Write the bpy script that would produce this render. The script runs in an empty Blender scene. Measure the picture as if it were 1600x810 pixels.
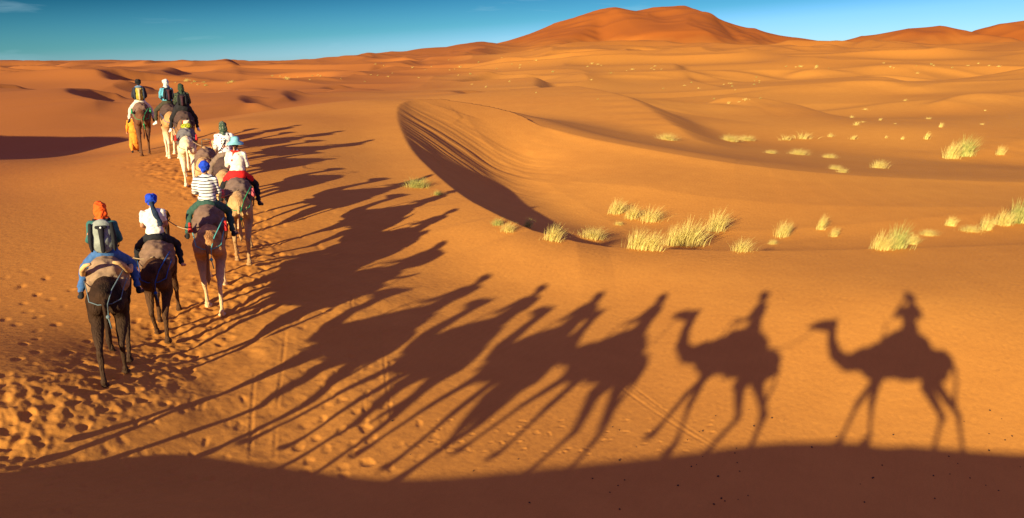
import bpy, bmesh, math, random
import numpy as np
from mathutils import Vector, Matrix

# ------------------------------------------------------------------ scene, camera, light
scene = bpy.context.scene
COL = scene.collection
PITCH = math.radians(13.4)
SUN_AZ = math.radians(26.44)      # light travels towards this compass angle (from +Y towards +X)
SUN_EL = math.radians(14.2)

cam_d = bpy.data.cameras.new("camera")
cam_d.lens = 28.8
cam_d.sensor_width = 36
cam_d.clip_start = 0.05
cam_d.clip_end = 20000
cam = bpy.data.objects.new("camera", cam_d)
COL.objects.link(cam)
cam.location = (0, 0, 0)
cam.rotation_euler = (math.pi / 2 - PITCH, 0, 0)
scene.camera = cam

world = bpy.data.worlds.new("World")
scene.world = world
world.use_nodes = True
wn = world.node_tree
wn.nodes.clear()
w_out = wn.nodes.new("ShaderNodeOutputWorld")
w_bg = wn.nodes.new("ShaderNodeBackground")
w_sky = wn.nodes.new("ShaderNodeTexSky")
w_sky.sky_type = 'NISHITA'
w_sky.sun_disc = False
w_sky.sun_elevation = SUN_EL
w_sky.sun_rotation = SUN_AZ + math.pi
w_sky.altitude = 800
w_sky.air_density = 1.0
w_sky.dust_density = 0.3
w_sky.ozone_density = 1.6
w_bg.inputs['Strength'].default_value = 0.07
# thin high cirrus wisps mixed into the sky by direction
w_tc = wn.nodes.new("ShaderNodeTexCoord")
w_map = wn.nodes.new("ShaderNodeMapping")
w_map.inputs['Scale'].default_value = (2.2, 2.2, 16.0)
w_map.inputs['Rotation'].default_value = (0.06, 0.03, 0.3)
w_n = wn.nodes.new("ShaderNodeTexNoise")
w_n.inputs['Scale'].default_value = 2.6
w_n.inputs['Detail'].default_value = 7
w_n.inputs['Roughness'].default_value = 0.55
w_n.inputs['Distortion'].default_value = 0.5
w_cr = wn.nodes.new("ShaderNodeValToRGB")
w_cr.color_ramp.elements[0].position = 0.60
w_cr.color_ramp.elements[0].color = (0, 0, 0, 1)
w_cr.color_ramp.elements[1].position = 0.80
w_cr.color_ramp.elements[1].color = (0.32, 0.32, 0.32, 1)
w_tint = wn.nodes.new("ShaderNodeMixRGB")
w_tint.blend_type = 'MULTIPLY'
w_tint.inputs[0].default_value = 1.0
# clear polarised sky: pale at the horizon, deep blue above that, deeper to the left of the view
w_sep = wn.nodes.new("ShaderNodeSeparateXYZ")
w_ma = wn.nodes.new("ShaderNodeMath"); w_ma.operation = 'MULTIPLY_ADD'; w_ma.inputs[1].default_value = -0.07
w_rmp = wn.nodes.new("ShaderNodeValToRGB")
_el = w_rmp.color_ramp.elements
_el[0].position = 0.0; _el[0].color = (.34, .58, 1.0, 1)
_el[1].position = 1.0; _el[1].color = (1.0, .40, .66, 1)  # pink upper sky, out of view, added to redden the fill in shadows
for _p, _c in ((.028, (.25, .50, .95, 1)), (.048, (.11, .36, .62, 1)), (.075, (.06, .25, .45, 1)), (.11, (.004, .10, .20, 1)), (.20, (.05, .12, .22, 1)), (.38, (.90, .37, .62, 1))):
    _n = _el.new(_p); _n.color = _c
w_gain = wn.nodes.new("ShaderNodeVectorMath"); w_gain.operation = 'SCALE'
w_gr = wn.nodes.new("ShaderNodeMapRange"); w_gr.inputs['From Min'].default_value = .15; w_gr.inputs['From Max'].default_value = .45; w_gr.inputs['To Min'].default_value = 1.0; w_gr.inputs['To Max'].default_value = 1.9
wn.links.new(w_sep.outputs['Z'], w_gr.inputs['Value']); wn.links.new(w_gr.outputs[0], w_gain.inputs['Scale']); wn.links.new(w_rmp.outputs[0], w_gain.inputs[0])
wn.links.new(w_tc.outputs['Generated'], w_sep.inputs[0])
wn.links.new(w_sep.outputs['X'], w_ma.inputs[0]); wn.links.new(w_sep.outputs['Z'], w_ma.inputs[2])
wn.links.new(w_ma.outputs[0], w_rmp.inputs[0]); wn.links.new(w_gain.outputs[0], w_tint.inputs[2])
w_mix = wn.nodes.new("ShaderNodeMixRGB")
w_mix.inputs[2].default_value = (3.0, 4.6, 5.4, 1)
wn.links.new(w_tc.outputs['Generated'], w_map.inputs['Vector'])
wn.links.new(w_map.outputs[0], w_n.inputs['Vector'])
wn.links.new(w_n.outputs['Fac'], w_cr.inputs[0])
wn.links.new(w_sky.outputs[0], w_tint.inputs[1])
wn.links.new(w_tint.outputs[0], w_mix.inputs[1])
wn.links.new(w_cr.outputs[0], w_mix.inputs[0])
wn.links.new(w_mix.outputs[0], w_bg.inputs['Color'])
wn.links.new(w_bg.outputs[0], w_out.inputs['Surface'])

sun_d = bpy.data.lights.new("sun", 'SUN')
sun_d.energy = 4.3
sun_d.angle = math.radians(0.55)
sun_d.color = (1.0, 0.83, 0.47)
sun = bpy.data.objects.new("sun", sun_d)
COL.objects.link(sun)
SUN_DIR = Vector((math.sin(SUN_AZ) * math.cos(SUN_EL), math.cos(SUN_AZ) * math.cos(SUN_EL), -math.sin(SUN_EL)))
sun.rotation_euler = SUN_DIR.to_track_quat('-Z', 'Y').to_euler()
sun.location = (-20, -40, 30)

vs = scene.view_settings
vs.view_transform = 'Standard'
vs.look = 'None'
vs.gamma = 1.0
vs.use_curve_mapping = False
vs.exposure = 1.2
scene.cycles.max_bounces = 5
scene.cycles.diffuse_bounces = 3

rng = np.random.RandomState(7)
random.seed(7)
# ------------------------------------------------------------------ terrain
CP, SP = math.cos(PITCH), math.sin(PITCH)

def W(px, py, d):
    """a landmark: compass bearing/elevation as measured, at its distance d in metres"""
    u = (px - 800) / 1280.0
    v = (405 - py) / 1280.0
    return (u * d, (CP + v * SP) * d, (v * CP - SP) * d)

def tps_fit(pts, reg=1e-3):
    P = np.array(pts, float)
    n = len(P)
    X = P[:, :2]
    r2 = ((X[:, None] - X[None]) ** 2).sum(-1)
    K = 0.5 * r2 * np.log(r2 + 1e-9) + reg * np.eye(n)
    A = np.zeros((n + 3, n + 3))
    A[:n, :n] = K
    A[:n, n] = 1
    A[:n, n + 1:] = X
    A[n, :n] = 1
    A[n + 1:, :n] = X.T
    b = np.zeros(n + 3)
    b[:n] = P[:, 2]
    return X, np.linalg.solve(A, b)

def tps_eval(fit, x, y):
    X, w = fit
    n = len(X)
    z = w[n] + w[n + 1] * x + w[n + 2] * y
    for i in range(n):
        r2 = (x - X[i, 0]) ** 2 + (y - X[i, 1]) ** 2
        z = z + w[i] * 0.5 * r2 * np.log(r2 + 1e-9)
    return z

def smax(a, b, k):
    q = np.maximum(k - np.abs(a - b), 0)
    return np.maximum(a, b) + q * q / (4 * k)

def densify(poly, step):
    """Catmull-Rom resample of a polyline whose rows are tuples of any length"""
    P = np.array(poly, float)
    if len(P) < 3:
        return P
    out = []
    for i in range(len(P) - 1):
        p0 = P[max(i - 1, 0)]; p1 = P[i]; p2 = P[i + 1]; p3 = P[min(i + 2, len(P) - 1)]
        n = max(1, int(np.hypot(*(p2 - p1)[:2]) / step))
        for k in range(n):
            t = k / n
            out.append(0.5 * (2 * p1 + (p2 - p0) * t + (2 * p0 - 5 * p1 + 4 * p2 - p3) * t * t
                              + (3 * p1 - p0 - 3 * p2 + p3) * t ** 3))
    out.append(P[-1])
    return np.array(out)

def poly_query(x, y, P):
    """distance to polyline, side (+ = right of its direction), interpolated extra columns"""
    best = np.full(x.shape, 1e18)
    side = np.zeros(x.shape)
    ext = [np.zeros(x.shape) for _ in range(P.shape[1] - 2)]
    for i in range(len(P) - 1):
        ax, ay = P[i, 0], P[i, 1]
        bx, by = P[i + 1, 0] - ax, P[i + 1, 1] - ay
        L2 = bx * bx + by * by
        t = np.clip(((x - ax) * bx + (y - ay) * by) / L2, 0, 1)
        dx, dy = x - ax - t * bx, y - ay - t * by
        d2 = dx * dx + dy * dy
        m = d2 < best
        best = np.where(m, d2, best)
        side = np.where(m, -(bx * dy - by * dx) / (math.sqrt(L2) * np.sqrt(d2) + 1e-9), side)
        for k in range(len(ext)):
            ext[k] = np.where(m, P[i, 2 + k] + t * (P[i + 1, 2 + k] - P[i, 2 + k]), ext[k])
    return np.sqrt(best), side, ext

def poly_soft(x, y, P, dmin):
    """crest height under the point, averaged over the crest's near part (continuous everywhere)"""
    tau = .10 * dmin + .3
    sw = np.zeros(x.shape); sz = np.zeros(x.shape); ss = np.zeros(x.shape)
    for i in range(len(P) - 1):
        ax, ay, az_ = P[i, :3]
        bx, by, bz = P[i + 1, 0] - ax, P[i + 1, 1] - ay, P[i + 1, 2] - az_
        L2 = bx * bx + by * by
        t = np.clip(((x - ax) * bx + (y - ay) * by) / L2, 0, 1)
        dx, dy = x - ax - t * bx, y - ay - t * by
        dd_ = np.sqrt(dx * dx + dy * dy)
        w = np.exp(-(dd_ - dmin) / tau) * math.sqrt(L2)
        sw += w; sz += w * (az_ + t * bz)
        ss += w * np.clip(-(bx * dy - by * dx) / (math.sqrt(L2) * dd_ + 1e-9), -1, 1)
    return sz / sw, ss / sw

def inside_poly(x, y, P):
    ins = np.zeros(x.shape, bool)
    n = len(P)
    for i in range(n):
        x1, y1 = P[i][:2]
        x2, y2 = P[(i + 1) % n][:2]
        c = (y1 > y) != (y2 > y)
        with np.errstate(divide='ignore', invalid='ignore'):
            xi = (x2 - x1) * (y - y1) / (y2 - y1 + 1e-12) + x1
        ins ^= (c & (x < xi))
    return ins

# value noise
_perm = np.random.RandomState(3).rand(256, 256)
def vnoise(x, y):
    xi = np.floor(x).astype(int); yi = np.floor(y).astype(int)
    fx = x - xi; fy = y - yi
    fx = fx * fx * fx * (fx * (fx * 6 - 15) + 10); fy = fy * fy * fy * (fy * (fy * 6 - 15) + 10)
    a = _perm[xi & 255, yi & 255]; b = _perm[(xi + 1) & 255, yi & 255]
    c = _perm[xi & 255, (yi + 1) & 255]; d = _perm[(xi + 1) & 255, (yi + 1) & 255]
    return (a * (1 - fx) + b * fx) * (1 - fy) + (c * (1 - fx) + d * fx) * fy - 0.5

# base sheet: the broad plain the caravan walks over
base_pts = [
    W(155, 588, 13.7), W(240, 543, 15.7), W(315, 483, 17.6), W(362, 405, 20.4), W(345, 362, 23.0),
    W(318, 318, 25.3), W(292, 285, 27.6), W(283, 264, 29.6), W(262, 247, 32.0), W(220, 240, 34.0),
    (-8.2, 9.5, -5.1), (-8.7, 6.6, -5.3), (-5.0, 9.3, -5.8), (-3.0, 7.0, -6.1), (-4.4, 11.2, -5.95), (-6.0, 4.0, -5.9),
    (0, 6, -6.5), (4, 8, -6.9), (0, 11, -6.45), (-3.0, 12.5, -6.1), (3, 12.5, -6.75), (7, 13.5, -6.9), (11, 13, -6.95),
    (7.5, 16.5, -6.35), (10.0, 19.5, -5.70), (5.5, 19.5, -5.95), (3.5, 21, -6.0), (1.5, 20.5, -6.0),
    (-1.5, 17, -5.9), (-4, 17.5, -5.4), (0.0, 23.5, -5.5), (4.5, 17.5, -6.25),
    W(755, 385, 24.6), W(780, 338, 26.5), W(830, 360, 25.5), W(900, 378, 25), W(950, 386, 25.0),
    W(1050, 390, 25.0), W(1200, 392, 25.0), W(1413, 388, 25.5), W(1600, 382, 26.5), (24, 26, -5.0),
    W(640, 157, 54), W(620, 172, 50), W(624, 200, 43), W(640, 232, 38), W(668, 262, 33.5), W(700, 290, 30.5),
    W(500, 330, 25.5), W(500, 230, 36), W(520, 180, 47), W(400, 185, 45), W(300, 200, 43),
    W(680, 156, 56), W(740, 165, 56), W(800, 184, 55), W(860, 201, 52), W(920, 216, 49), W(1000, 231, 46),
    W(1100, 248, 43.5), W(1200, 261, 42.5), W(1350, 274, 42.5), W(1600, 284, 43.5), W(1100, 236, 56), W(1350, 256, 56), W(1600, 266, 56), W(1400, 232, 74), W(1200, 220, 76), W(1600, 245, 72),
    (-12.4, 10.4, -4.4), W(0, 600, 12.6), (-10.4, 15.5, -4.8), (-14.1, 14, -4.3), (-11.9, 21.1, -4.35), (-17.5, 18.8, -3.8), (-17, 27, -4.1), (-22, 24, -3.7),
    W(0, 253, 34), W(100, 250, 36), W(160, 250, 34), W(0, 240, 50), W(100, 236, 50), W(50, 222, 62), W(180, 222, 52), W(250, 222, 42), W(330, 190, 54), W(260, 195, 60),
    W(-200, 250, 34), W(-200, 235, 60), (-20, 8, -3.6), (-30, 10, -3.2),
    (10, 80, -5.6), (-20, 80, -5.6), (40, 85, -6.0), (40, 50, -7), (75, 60, -7), (-60, 70, -7),
    (0, 140, -4.5), (90, 150, -4), (-90, 150, -6), (-60, 100, -6.5), (0, -30, -6.0), (30, -30, -5), (-30, -30, -6.5), (40, 0, -6.5),
]
FIT_BASE = tps_fit(base_pts)

# near crest that the last camels walk on: x, y, z, inner (downhill) slope
crest = densify([
    (60, -42, -2.0, .5), (20, -11.5, -2.1, .52), (9, -4.8, -2.25, .55), (4.2, -2.3, -2.45, .58), (1.8, -1.0, -2.75, .6), (0.2, -0.08, -2.90, .6), (-1.6, .55, -3.02, .6),
    (-3.3, .98, -3.25, .6), (-5.3, 1.9, -3.55, .58), (-6.05, 3.9, -4.08, .52), (-6.55, 6.2, -4.52, .40),
    (-6.9, 9.0, -5.02, .26), (-7.3, 12.0, -5.95, .25), (-7.4, 17, -8.0, .3), (-7.0, 26, -10.5, .3)], 0.5)

# bowl: lip (near branch then far wall), each with the slope of the face falling into the bowl
near_lip = [W(2300, 362, 33), W(1900, 372, 29), W(1600, 382, 26.5), W(1413, 388, 25.5), W(1200, 392, 25.0), W(1050, 390, 25.0), W(950, 386, 25.0),
            W(900, 378, 25), W(830, 360, 25.5), W(780, 338, 26.5), W(735, 315, 28), W(700, 290, 30.5), W(668, 262, 33.5),
            W(640, 232, 38), W(624, 200, 43), W(619, 178, 48), W(624, 163, 52), W(648, 156, 55.5)]
far_lip = [W(690, 157, 57), W(740, 166, 57), W(800, 184, 56), W(860, 201, 52), W(920, 216, 49), W(1000, 231, 46),
           W(1100, 248.5, 43.5), W(1200, 262, 42.5), W(1350, 275, 42.5), W(1600, 285, 43.5), W(1900, 290, 45), W(2300, 292, 50)]
lip_rows = []
slopes_near = [.36, .36, .38, .38, .40, .44, .5, .58, .60, .62, .64, .64, .62, .58, .48, .42, .39, .38]
slopes_far = [.52, .46, .40, .34, .28, .22, .16, .13, .1, .09, .08, .07]
for p, s in zip(near_lip, slopes_near): lip_rows.append((p[0], p[1], p[2], s))
for p, s in zip(far_lip, slopes_far): lip_rows.append((p[0], p[1], p[2], s))
_ln = len(near_lip)
lip_n = densify(lip_rows[:_ln + 1], 1.2)
lip_f = densify(lip_rows[_ln - 1:], 1.2)
lip = np.concatenate([lip_n, lip_f])
bowl_floor = tps_fit([
    W(790, 292, 45), W(770, 302, 40), W(700, 238, 46), W(745, 294, 38.5), W(715, 265, 41), W(850, 345, 33.5), W(900, 330, 37), W(900, 366, 30),
    W(1000, 374, 32.5), W(1200, 374, 34), W(1400, 368, 34), W(1600, 360, 34), W(1900, 355, 35), W(1000, 300, 39), W(1200, 322, 38.5), W(1400, 326, 38.5), W(1600, 326, 39),
    W(1200, 290, 41), W(1450, 300, 41), W(1900, 315, 41), W(900, 268, 44.5), W(860, 240, 48),
    (2, 28, -6.1), (8, 28, -6.5), (16, 28, -6.5), (24, 30, -6.4), (34, 33, -6.4)])

# dunes beyond: crest polylines; (px,py,d) landmarks, slope on the right-hand side and on the left-hand side of the
# polyline's direction, crest rounding
DUNES = []
def climb(x, r):
    """the desert floor climbs towards the great dune, more so on the right"""
    R = np.clip((x / (r + 1) + .20) / .34, 0, 1)
    R = R * R * (3 - 2 * R)
    t = np.clip((r - 120) / 80, 0, 1)
    return (np.clip(r - 160, 0, 280) * (.008 + .038 * R) + np.clip(r - 440, 0, 500) * .012 + np.clip(r - 110, 0, 50) * .02 * R) * t
def dune(pts, s_right, s_left, rnd=1.0, k=1.5, step=6.0, pw=1.0):
    DUNES.append((densify([W(*p) for p in pts], step), s_right, s_left, rnd, k))

OFF = densify([(-50, 46, -1.0), (-40, 36, 1.2), (-33, 28, 1.2), (-30, 18, -1.2), (-30, 6, -3.5)], 3)
# --- the great dune on the skyline and its spurs (polylines run left to right: right-hand side faces the camera)
dune([(560, 100, 760), (640, 84, 780), (736, 74, 800), (800, 68, 830), (844, 57, 850), (898, 41, 860), (935, 22, 860), (958, 11, 860),
      (994, 16, 870), (1036, 11, 880), (1069, 11, 880), (1108, 24, 890), (1168, 42, 880), (1240, 57, 860), (1306, 64, 850), (1400, 72, 850), (1500, 80, 850)],
     .17, .5, 2, 10, 25)
dune([(1069, 10, 885), (1120, 32, 840), (1168, 60, 770), (1200, 84, 690), (1225, 104, 600), (1250, 118, 520)], .15, .46, 1.5, 3, 16)
dune([(958, 10, 865), (930, 28, 830), (900, 48, 780), (880, 62, 740), (862, 72, 700)], .20, .40, 2, 4, 18)
dune([(1250, 70, 720), (1306, 63, 700), (1348, 55, 690), (1420, 42, 680), (1468, 40, 680), (1516, 48, 670), (1570, 62, 640), (1640, 85, 600)], .22, .3, 3, 8, 20)
dune([(1440, 58, 900), (1516, 49, 900), (1558, 36, 900), (1600, 30, 900), (1700, 26, 900), (1900, 40, 900)], .2, .3, 3, 8, 20)
dune([(1150, 84, 430), (1220, 72, 440), (1300, 67, 450), (1390, 72, 440), (1490, 84, 420)], .14, .25, 6, 5, 20)
dune([(850, 84, 430), (930, 68, 470), (1010, 64, 490), (1100, 72, 460), (1160, 86, 430)], .13, .3, 5, 5, 15)
# low skyline dunes on the left
dune([(-80, 98, 900), (0, 100, 880), (48, 102, 860), (76, 101, 850), (132, 104, 860), (192, 106, 900), (240, 105, 800), (300, 102, 760)], .12, .4, 2, 3, 20)
dune([(180, 109, 520), (264, 103, 500), (320, 99, 480), (350, 97.5, 470)], .16, .25, 1.0, 3, 15)
dune([(350, 99, 480), (400, 100, 560), (476, 93, 600), (536, 84, 620), (568, 87, 640), (640, 76, 700), (700, 71, 760), (736, 64, 780), (790, 67, 830)], .14, .4, 2, 5, 20)
dune([(-60, 112, 420), (40, 108, 430), (110, 107, 420), (135, 113, 400), (158, 121, 360), (150, 124, 340)], .10, .50, 1, 2, 12)
dune([(736, 64, 780), (748, 78, 640), (752, 92, 520), (745, 100, 450)], .1, .14, 2, 4, 15)
# middle distance: crescents
dune([(330, 132, 190), (400, 128, 200), (500, 128, 210), (560, 122, 230), (640, 120, 240)], .2, .1, 1, 1.5, 8)
dune([(330, 160, 90), (450, 150, 100), (560, 142, 110), (660, 146, 118), (740, 143, 120)], .12, .06, 2, 1, 4)
dune([(668, 138, 150), (700, 126, 165), (730, 115, 180), (780, 110, 200)], .5, .10, .5, 1.5, 6)
dune([(750, 108, 300), (800, 104, 310), (880, 100, 330), (960, 102, 330)], .4, .12, 1, 2, 10)
# long overlapping swells climbing towards the great dune
for _s in ([(560, 116, 240), (700, 100, 290), (820, 90, 330), (900, 86, 370)], [(760, 126, 170), (900, 114, 185), (1010, 108, 200), (1100, 114, 195)],
           [(980, 96, 270), (1090, 78, 330), (1190, 72, 360), (1280, 82, 340)], [(1180, 120, 180), (1300, 104, 205), (1420, 98, 215), (1560, 106, 205), (1700, 116, 190)],
           [(1260, 80, 350), (1380, 66, 400), (1500, 60, 420), (1640, 66, 410)], [(960, 158, 128), (1100, 146, 138), (1230, 144, 146), (1330, 150, 146)],
           [(1280, 176, 118), (1400, 164, 124), (1520, 160, 126), (1680, 168, 122)], [(300, 116, 330), (420, 108, 360), (520, 104, 380), (600, 108, 370)],
           [(-60, 118, 300), (60, 113, 310), (170, 112, 320), (260, 118, 300)]):
    dune(_s, .11, .40, .5, 1.2, 8)
# small blowouts: lip runs near -> left -> far, the hollow lies on its right-hand side
for _b in ([(215, 163, 80), (190, 161, 78), (150, 156, 77), (112, 148, 80), (98, 142, 85), (104, 138, 91), (135, 139, 95), (180, 146, 97)],
           [(230, 126, 158), (200, 125, 158), (170, 123, 160), (150, 119, 168), (158, 115, 182), (220, 112, 190), (300, 110, 195), (360, 116, 200)],
           [(75, 136, 122), (50, 135, 122), (20, 133, 125), (-20, 131, 130), (-30, 127, 138), (20, 126, 143)],
           [(130, 141, 107), (108, 141, 107), (98, 137, 112), (106, 134, 118), (125, 134, 120)],
           [(468, 151, 91), (444, 151, 91), (436, 146, 95), (442, 141, 101), (460, 141, 103)],
           [(420, 161, 79), (402, 161, 78), (380, 161, 78), (369, 155, 82), (374, 149, 88), (400, 152, 90)],
           [(376, 132, 190), (372, 126, 215), (368, 118, 260), (360, 108, 330), (348, 97.5, 420)],
           [(545, 141, 140), (520, 137, 142), (498, 132, 150), (505, 129, 158), (530, 128, 162)],
           [(600, 111, 280), (575, 108, 282), (562, 102, 300), (575, 99, 315)],
           [(865, 134, 138), (842, 134, 138), (832, 126, 148), (834, 117, 165)],
           [(760, 148, 98), (715, 146, 99), (702, 141, 104), (715, 138, 110), (760, 140, 114)],
           [(1105, 121, 165), (1078, 114, 180), (1055, 103, 205), (1052, 98, 225)],
           [(300, 118, 215), (262, 117, 216), (250, 113, 225), (262, 110, 240)],
           [(650, 122, 190), (690, 126, 175), (672, 132, 165), (660, 138, 150), (690, 142, 140)][::-1]):
    _q = [W(*p) for p in _b]
    _e0 = [2 * _q[0][k] - _q[1][k] for k in range(3)]; _e1 = [2 * _q[-1][k] - _q[-2][k] for k in range(3)]
    _e0[2] = _q[0][2] - 2.6; _e1[2] = _q[-1][2] - 2.0
    _q[0] = (_q[0][0], _q[0][1], _q[0][2] - .9)
    DUNES.append((densify([_e0] + _q + [_e1], 2.5), .62, .055, .25, .8))
dune([(-200, 186, 72), (-60, 190, 70), (20, 192, 68), (100, 189, 68), (160, 183, 70), (230, 176, 74)], .04, .3, .3, .6, 3)
# broad shield right behind the bowl, its edge running down to the right
dune([(800, 140, 108), (860, 135, 105), (900, 133, 100), (950, 143, 92), (990, 157, 84), (1020, 176, 76), (1050, 196, 69), (1082, 214, 64)], .035, .38, .3, .6, 3)
dune([(1100, 128, 250), (1200, 118, 270), (1320, 122, 280), (1450, 132, 270), (1600, 138, 260)], .13, .1, 4, 3, 10)
dune([(1060, 158, 150), (1180, 150, 160), (1300, 152, 165), (1420, 160, 160), (1600, 168, 150)], .11, .08, 4, 2, 8)
dune([(1100, 205, 88), (1250, 190, 95), (1400, 192, 98), (1500, 200, 94), (1700, 214, 90)], .10, .07, 3, 1.2, 5)
dune([(1480, 244, 70), (1540, 232, 72), (1600, 218, 76), (1720, 205, 80)], .16, .06, 1, .8, 3)

# many smaller crescents scattered between the caravan's plain and the great dune
_r = np.random.RandomState(21)
for _i in range(84):
    _px = _r.uniform(-150, 1750); _d = 100 * (620 / 100) ** _r.rand()
    _az = math.atan((_px - 800) / 1280)
    _cx, _cy = _d * math.tan(_az), _d
    _L = _d ** .75 * _r.uniform(.30, .75)
    _t = _r.uniform(-.5, .9)                 # trend of the crest
    _rise = _r.uniform(1.0, 2.3) * (_d / 200) ** .8
    _base = -5.2 + float(climb(np.array([_cx]), np.array([math.hypot(_cx, _cy)]))[0])
    _P = []
    for _k in range(5):
        _u = _k / 4 - .5
        _bow = _L * .35 * (1 - (2 * _u) ** 2)
        _P.append((_cx + _L * _u * math.cos(_t) - _bow * math.sin(_t), _cy + _L * _u * math.sin(_t) + _bow * math.cos(_t),
                   _base + _rise * (1 - (2 * _u) ** 2 * .8) + _r.uniform(-.1, .1)))
    DUNES.append((densify(_P, _L / 14), _r.uniform(.07, .13), _r.uniform(.25, .55), .3, .5 + _d / 400)) if _r.rand() < .5 else \
    DUNES.append((densify(_P, _L / 14), _r.uniform(.3, .55), _r.uniform(.06, .11), .3, .5 + _d / 400))

def terrain(x, y, detail=True):
    x = np.asarray(x, float); y = np.asarray(y, float)
    r = np.hypot(x, y)
    base = tps_eval(FIT_BASE, x, y)
    # past the fitted region fall back to a level desert floor
    far_floor = -5.2 + climb(x, r) + 2.2 * vnoise(x / 90 + 5, y / 90 + 9) + 1.0 * vnoise(x / 37 + 1, y / 37) - 2.4 * np.exp(-((x - 42) / 30) ** 2 - ((y - 105) / 38) ** 2)
    wgt = np.clip((r - 75) / 60, 0, 1); wgt = wgt * wgt * (3 - 2 * wgt)
    h = base * (1 - wgt) + far_floor * wgt
    # near crest
    d, side, (zc, sl) = poly_query(x, y, crest)
    # polyline runs right->left as seen from camera: inner (view) side is its right-hand side
    inner = side > 0
    ramp = zc - sl * (np.sqrt(d * d + .09) - .3)
    outer = zc - 0.07 * (np.sqrt(d * d + .5) - .7)
    m = d < 45
    hin = smax(h, ramp, .25)
    fade = np.clip((d - 14) / 25, 0, 1)
    hout = outer * (1 - fade) + h * fade
    along = np.clip((-y + 10.0) / 4.0, 0, 1)      # crest dissolves ahead of the last unseen camel
    back = np.where(inner, hin, hout)
    w2 = np.where(inner, 1.0, along)
    h = np.where(m, back * w2 + h * (1 - w2), h)
    # bowl
    dn, _, (zn, sn) = poly_query(x, y, lip_n)
    df, _, (zf, sf) = poly_query(x, y, lip_f)
    near = dn < df
    dd = np.where(near, dn, df)
    zl = np.where(near, zn, zf)
    ins = inside_poly(x, y, lip)
    fl = tps_eval(bowl_floor, x, y)
    flute = 0.0
    if detail:   # avalanche chutes down the slip face
        q = .74 * x + .68 * y + .55 * vnoise(x * .3, y * .3) + .12 * vnoise(x * 1.1, y * 1.1)
        flute = 0.07 * vnoise(q * 1.3, dd * .05) + 0.09 * vnoise(q * 3.3 + 7, dd * .1) + 0.06 * vnoise(q * 8 + 3, dd * .2)
        flute = flute * np.exp(-((y - 46) / 12.0) ** 2) * np.clip(dd / 1.5, 0, 1) * np.clip((4 - x) / 6, 0, 1)
    face_n = zn - sn * (np.sqrt(dn * dn + .01) - .1)
    face_f = zf - sf * (np.sqrt(df * df + .01) - .1)
    bowl = smax(fl, smax(face_n, face_f, .05 + 1.2 * np.clip(dd / 5, 0, 1)) + flute, .05 + 1.8 * np.clip(dd / 7, 0, 1))
    hb = bowl
    # blend the sheet to the lip height just outside so there is no step
    wl = np.exp(-(dd / 3.0) ** 2)
    h = np.where(ins, hb, h * (1 - wl) + (zl - 0.02 * dd) * wl)
    d, sdv, _ = poly_query(x, y, OFF)
    mm = d < 75
    zs, so = poly_soft(x[mm], y[mm], OFF, d[mm])
    h[mm] = smax(h[mm], zs - (.35 - .15 * so) * (np.sqrt(d[mm] ** 2 + .3) - .55), 1.0)
    # the dunes beyond
    for P, s_r, s_l, rnd, k in DUNES:
        xmin, xmax, ymin, ymax = P[:, 0].min(), P[:, 0].max(), P[:, 1].min(), P[:, 1].max()
        zmax = P[:, 2].max()
        reach = (zmax + 9) / min(s_r, s_l) * 1.3 + 5
        m = (x > xmin - reach) & (x < xmax + reach) & (y > ymin - reach) & (y < ymax + reach) & (r > 57) & ~ins
        if not m.any():
            continue
        xs, ys = x[m], y[m]
        d, _, _ = poly_query(xs, ys, P)
        zs, sdv = poly_soft(xs, ys, P, d)
        tt = np.clip(.5 + .5 * sdv, 0, 1)
        s = s_l + (s_r - s_l) * tt * tt * (3 - 2 * tt)
        rnd = np.maximum(rnd, .009 * r[m])
        wob = 1 + .14 * vnoise(xs / (reach * .3) + 3, ys / (reach * .3))
        hd = zs - s * wob * (np.sqrt(d * d + rnd * rnd) - rnd)
        g = np.clip((r[m] - 57) / 14, 0, 1)
        hs = h[m]
        mx = smax(hs, hd, k) - k * k / (4 * np.abs(hs - hd) + 2 * k)*0
        h[m] = hs + (mx - hs) * g
    # gentle undulation growing with distance
    g = np.clip((r - 90) / 200, 0, 1)
    rid = 1 - np.abs(2 * vnoise(x / 70 + .3 * vnoise(x / 40, y / 40) + 3, y / 50 + 11)) * 2
    rid2 = 1 - np.abs(2 * vnoise(x / 31 + 17, y / 23 + 5)) * 2
    g3 = np.clip((r - 110) / 120, 0, 1) * np.clip((700 - r) / 300, 0, 1)
    h = h + g * (1.6 * rid + .7 * rid2 - 1.2) + g3 * (1.5 * (rid - .4) + .35 * rid2)
    g2 = np.clip((r - 300) / 300, 0, 1)
    rid3 = 1 - np.abs(2 * vnoise(x / 150 + 31 + .4 * vnoise(x / 80, y / 80), y / 120 + 3)) * 2
    h = h + g2 * (5.0 * rid3 - 2.5) * .3
    return h
# ------------------------------------------------------------------ ground sheet
az_f = np.radians(np.arange(-37, 37.001, 0.1))
az_l = np.radians(np.arange(-180, -37, 1.5))
az_r = np.radians(np.arange(38.5, 179.9, 1.5))
AZ = np.concatenate([az_l, az_f, az_r])
rr = [0.4]
while rr[-1] < 4200:
    r = rr[-1]
    if r < 8: st = .12
    elif r < 20: st = .032
    elif r < 60: st = max(.05, r * .0030)
    else: st = r * .0042
    rr.append(r + st)
RR = np.array(rr)
NA, NR = len(AZ), len(RR)
GX = RR[:, None] * np.sin(AZ)[None]
GY = RR[:, None] * np.cos(AZ)[None]
GZ = terrain(GX, GY)

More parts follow.
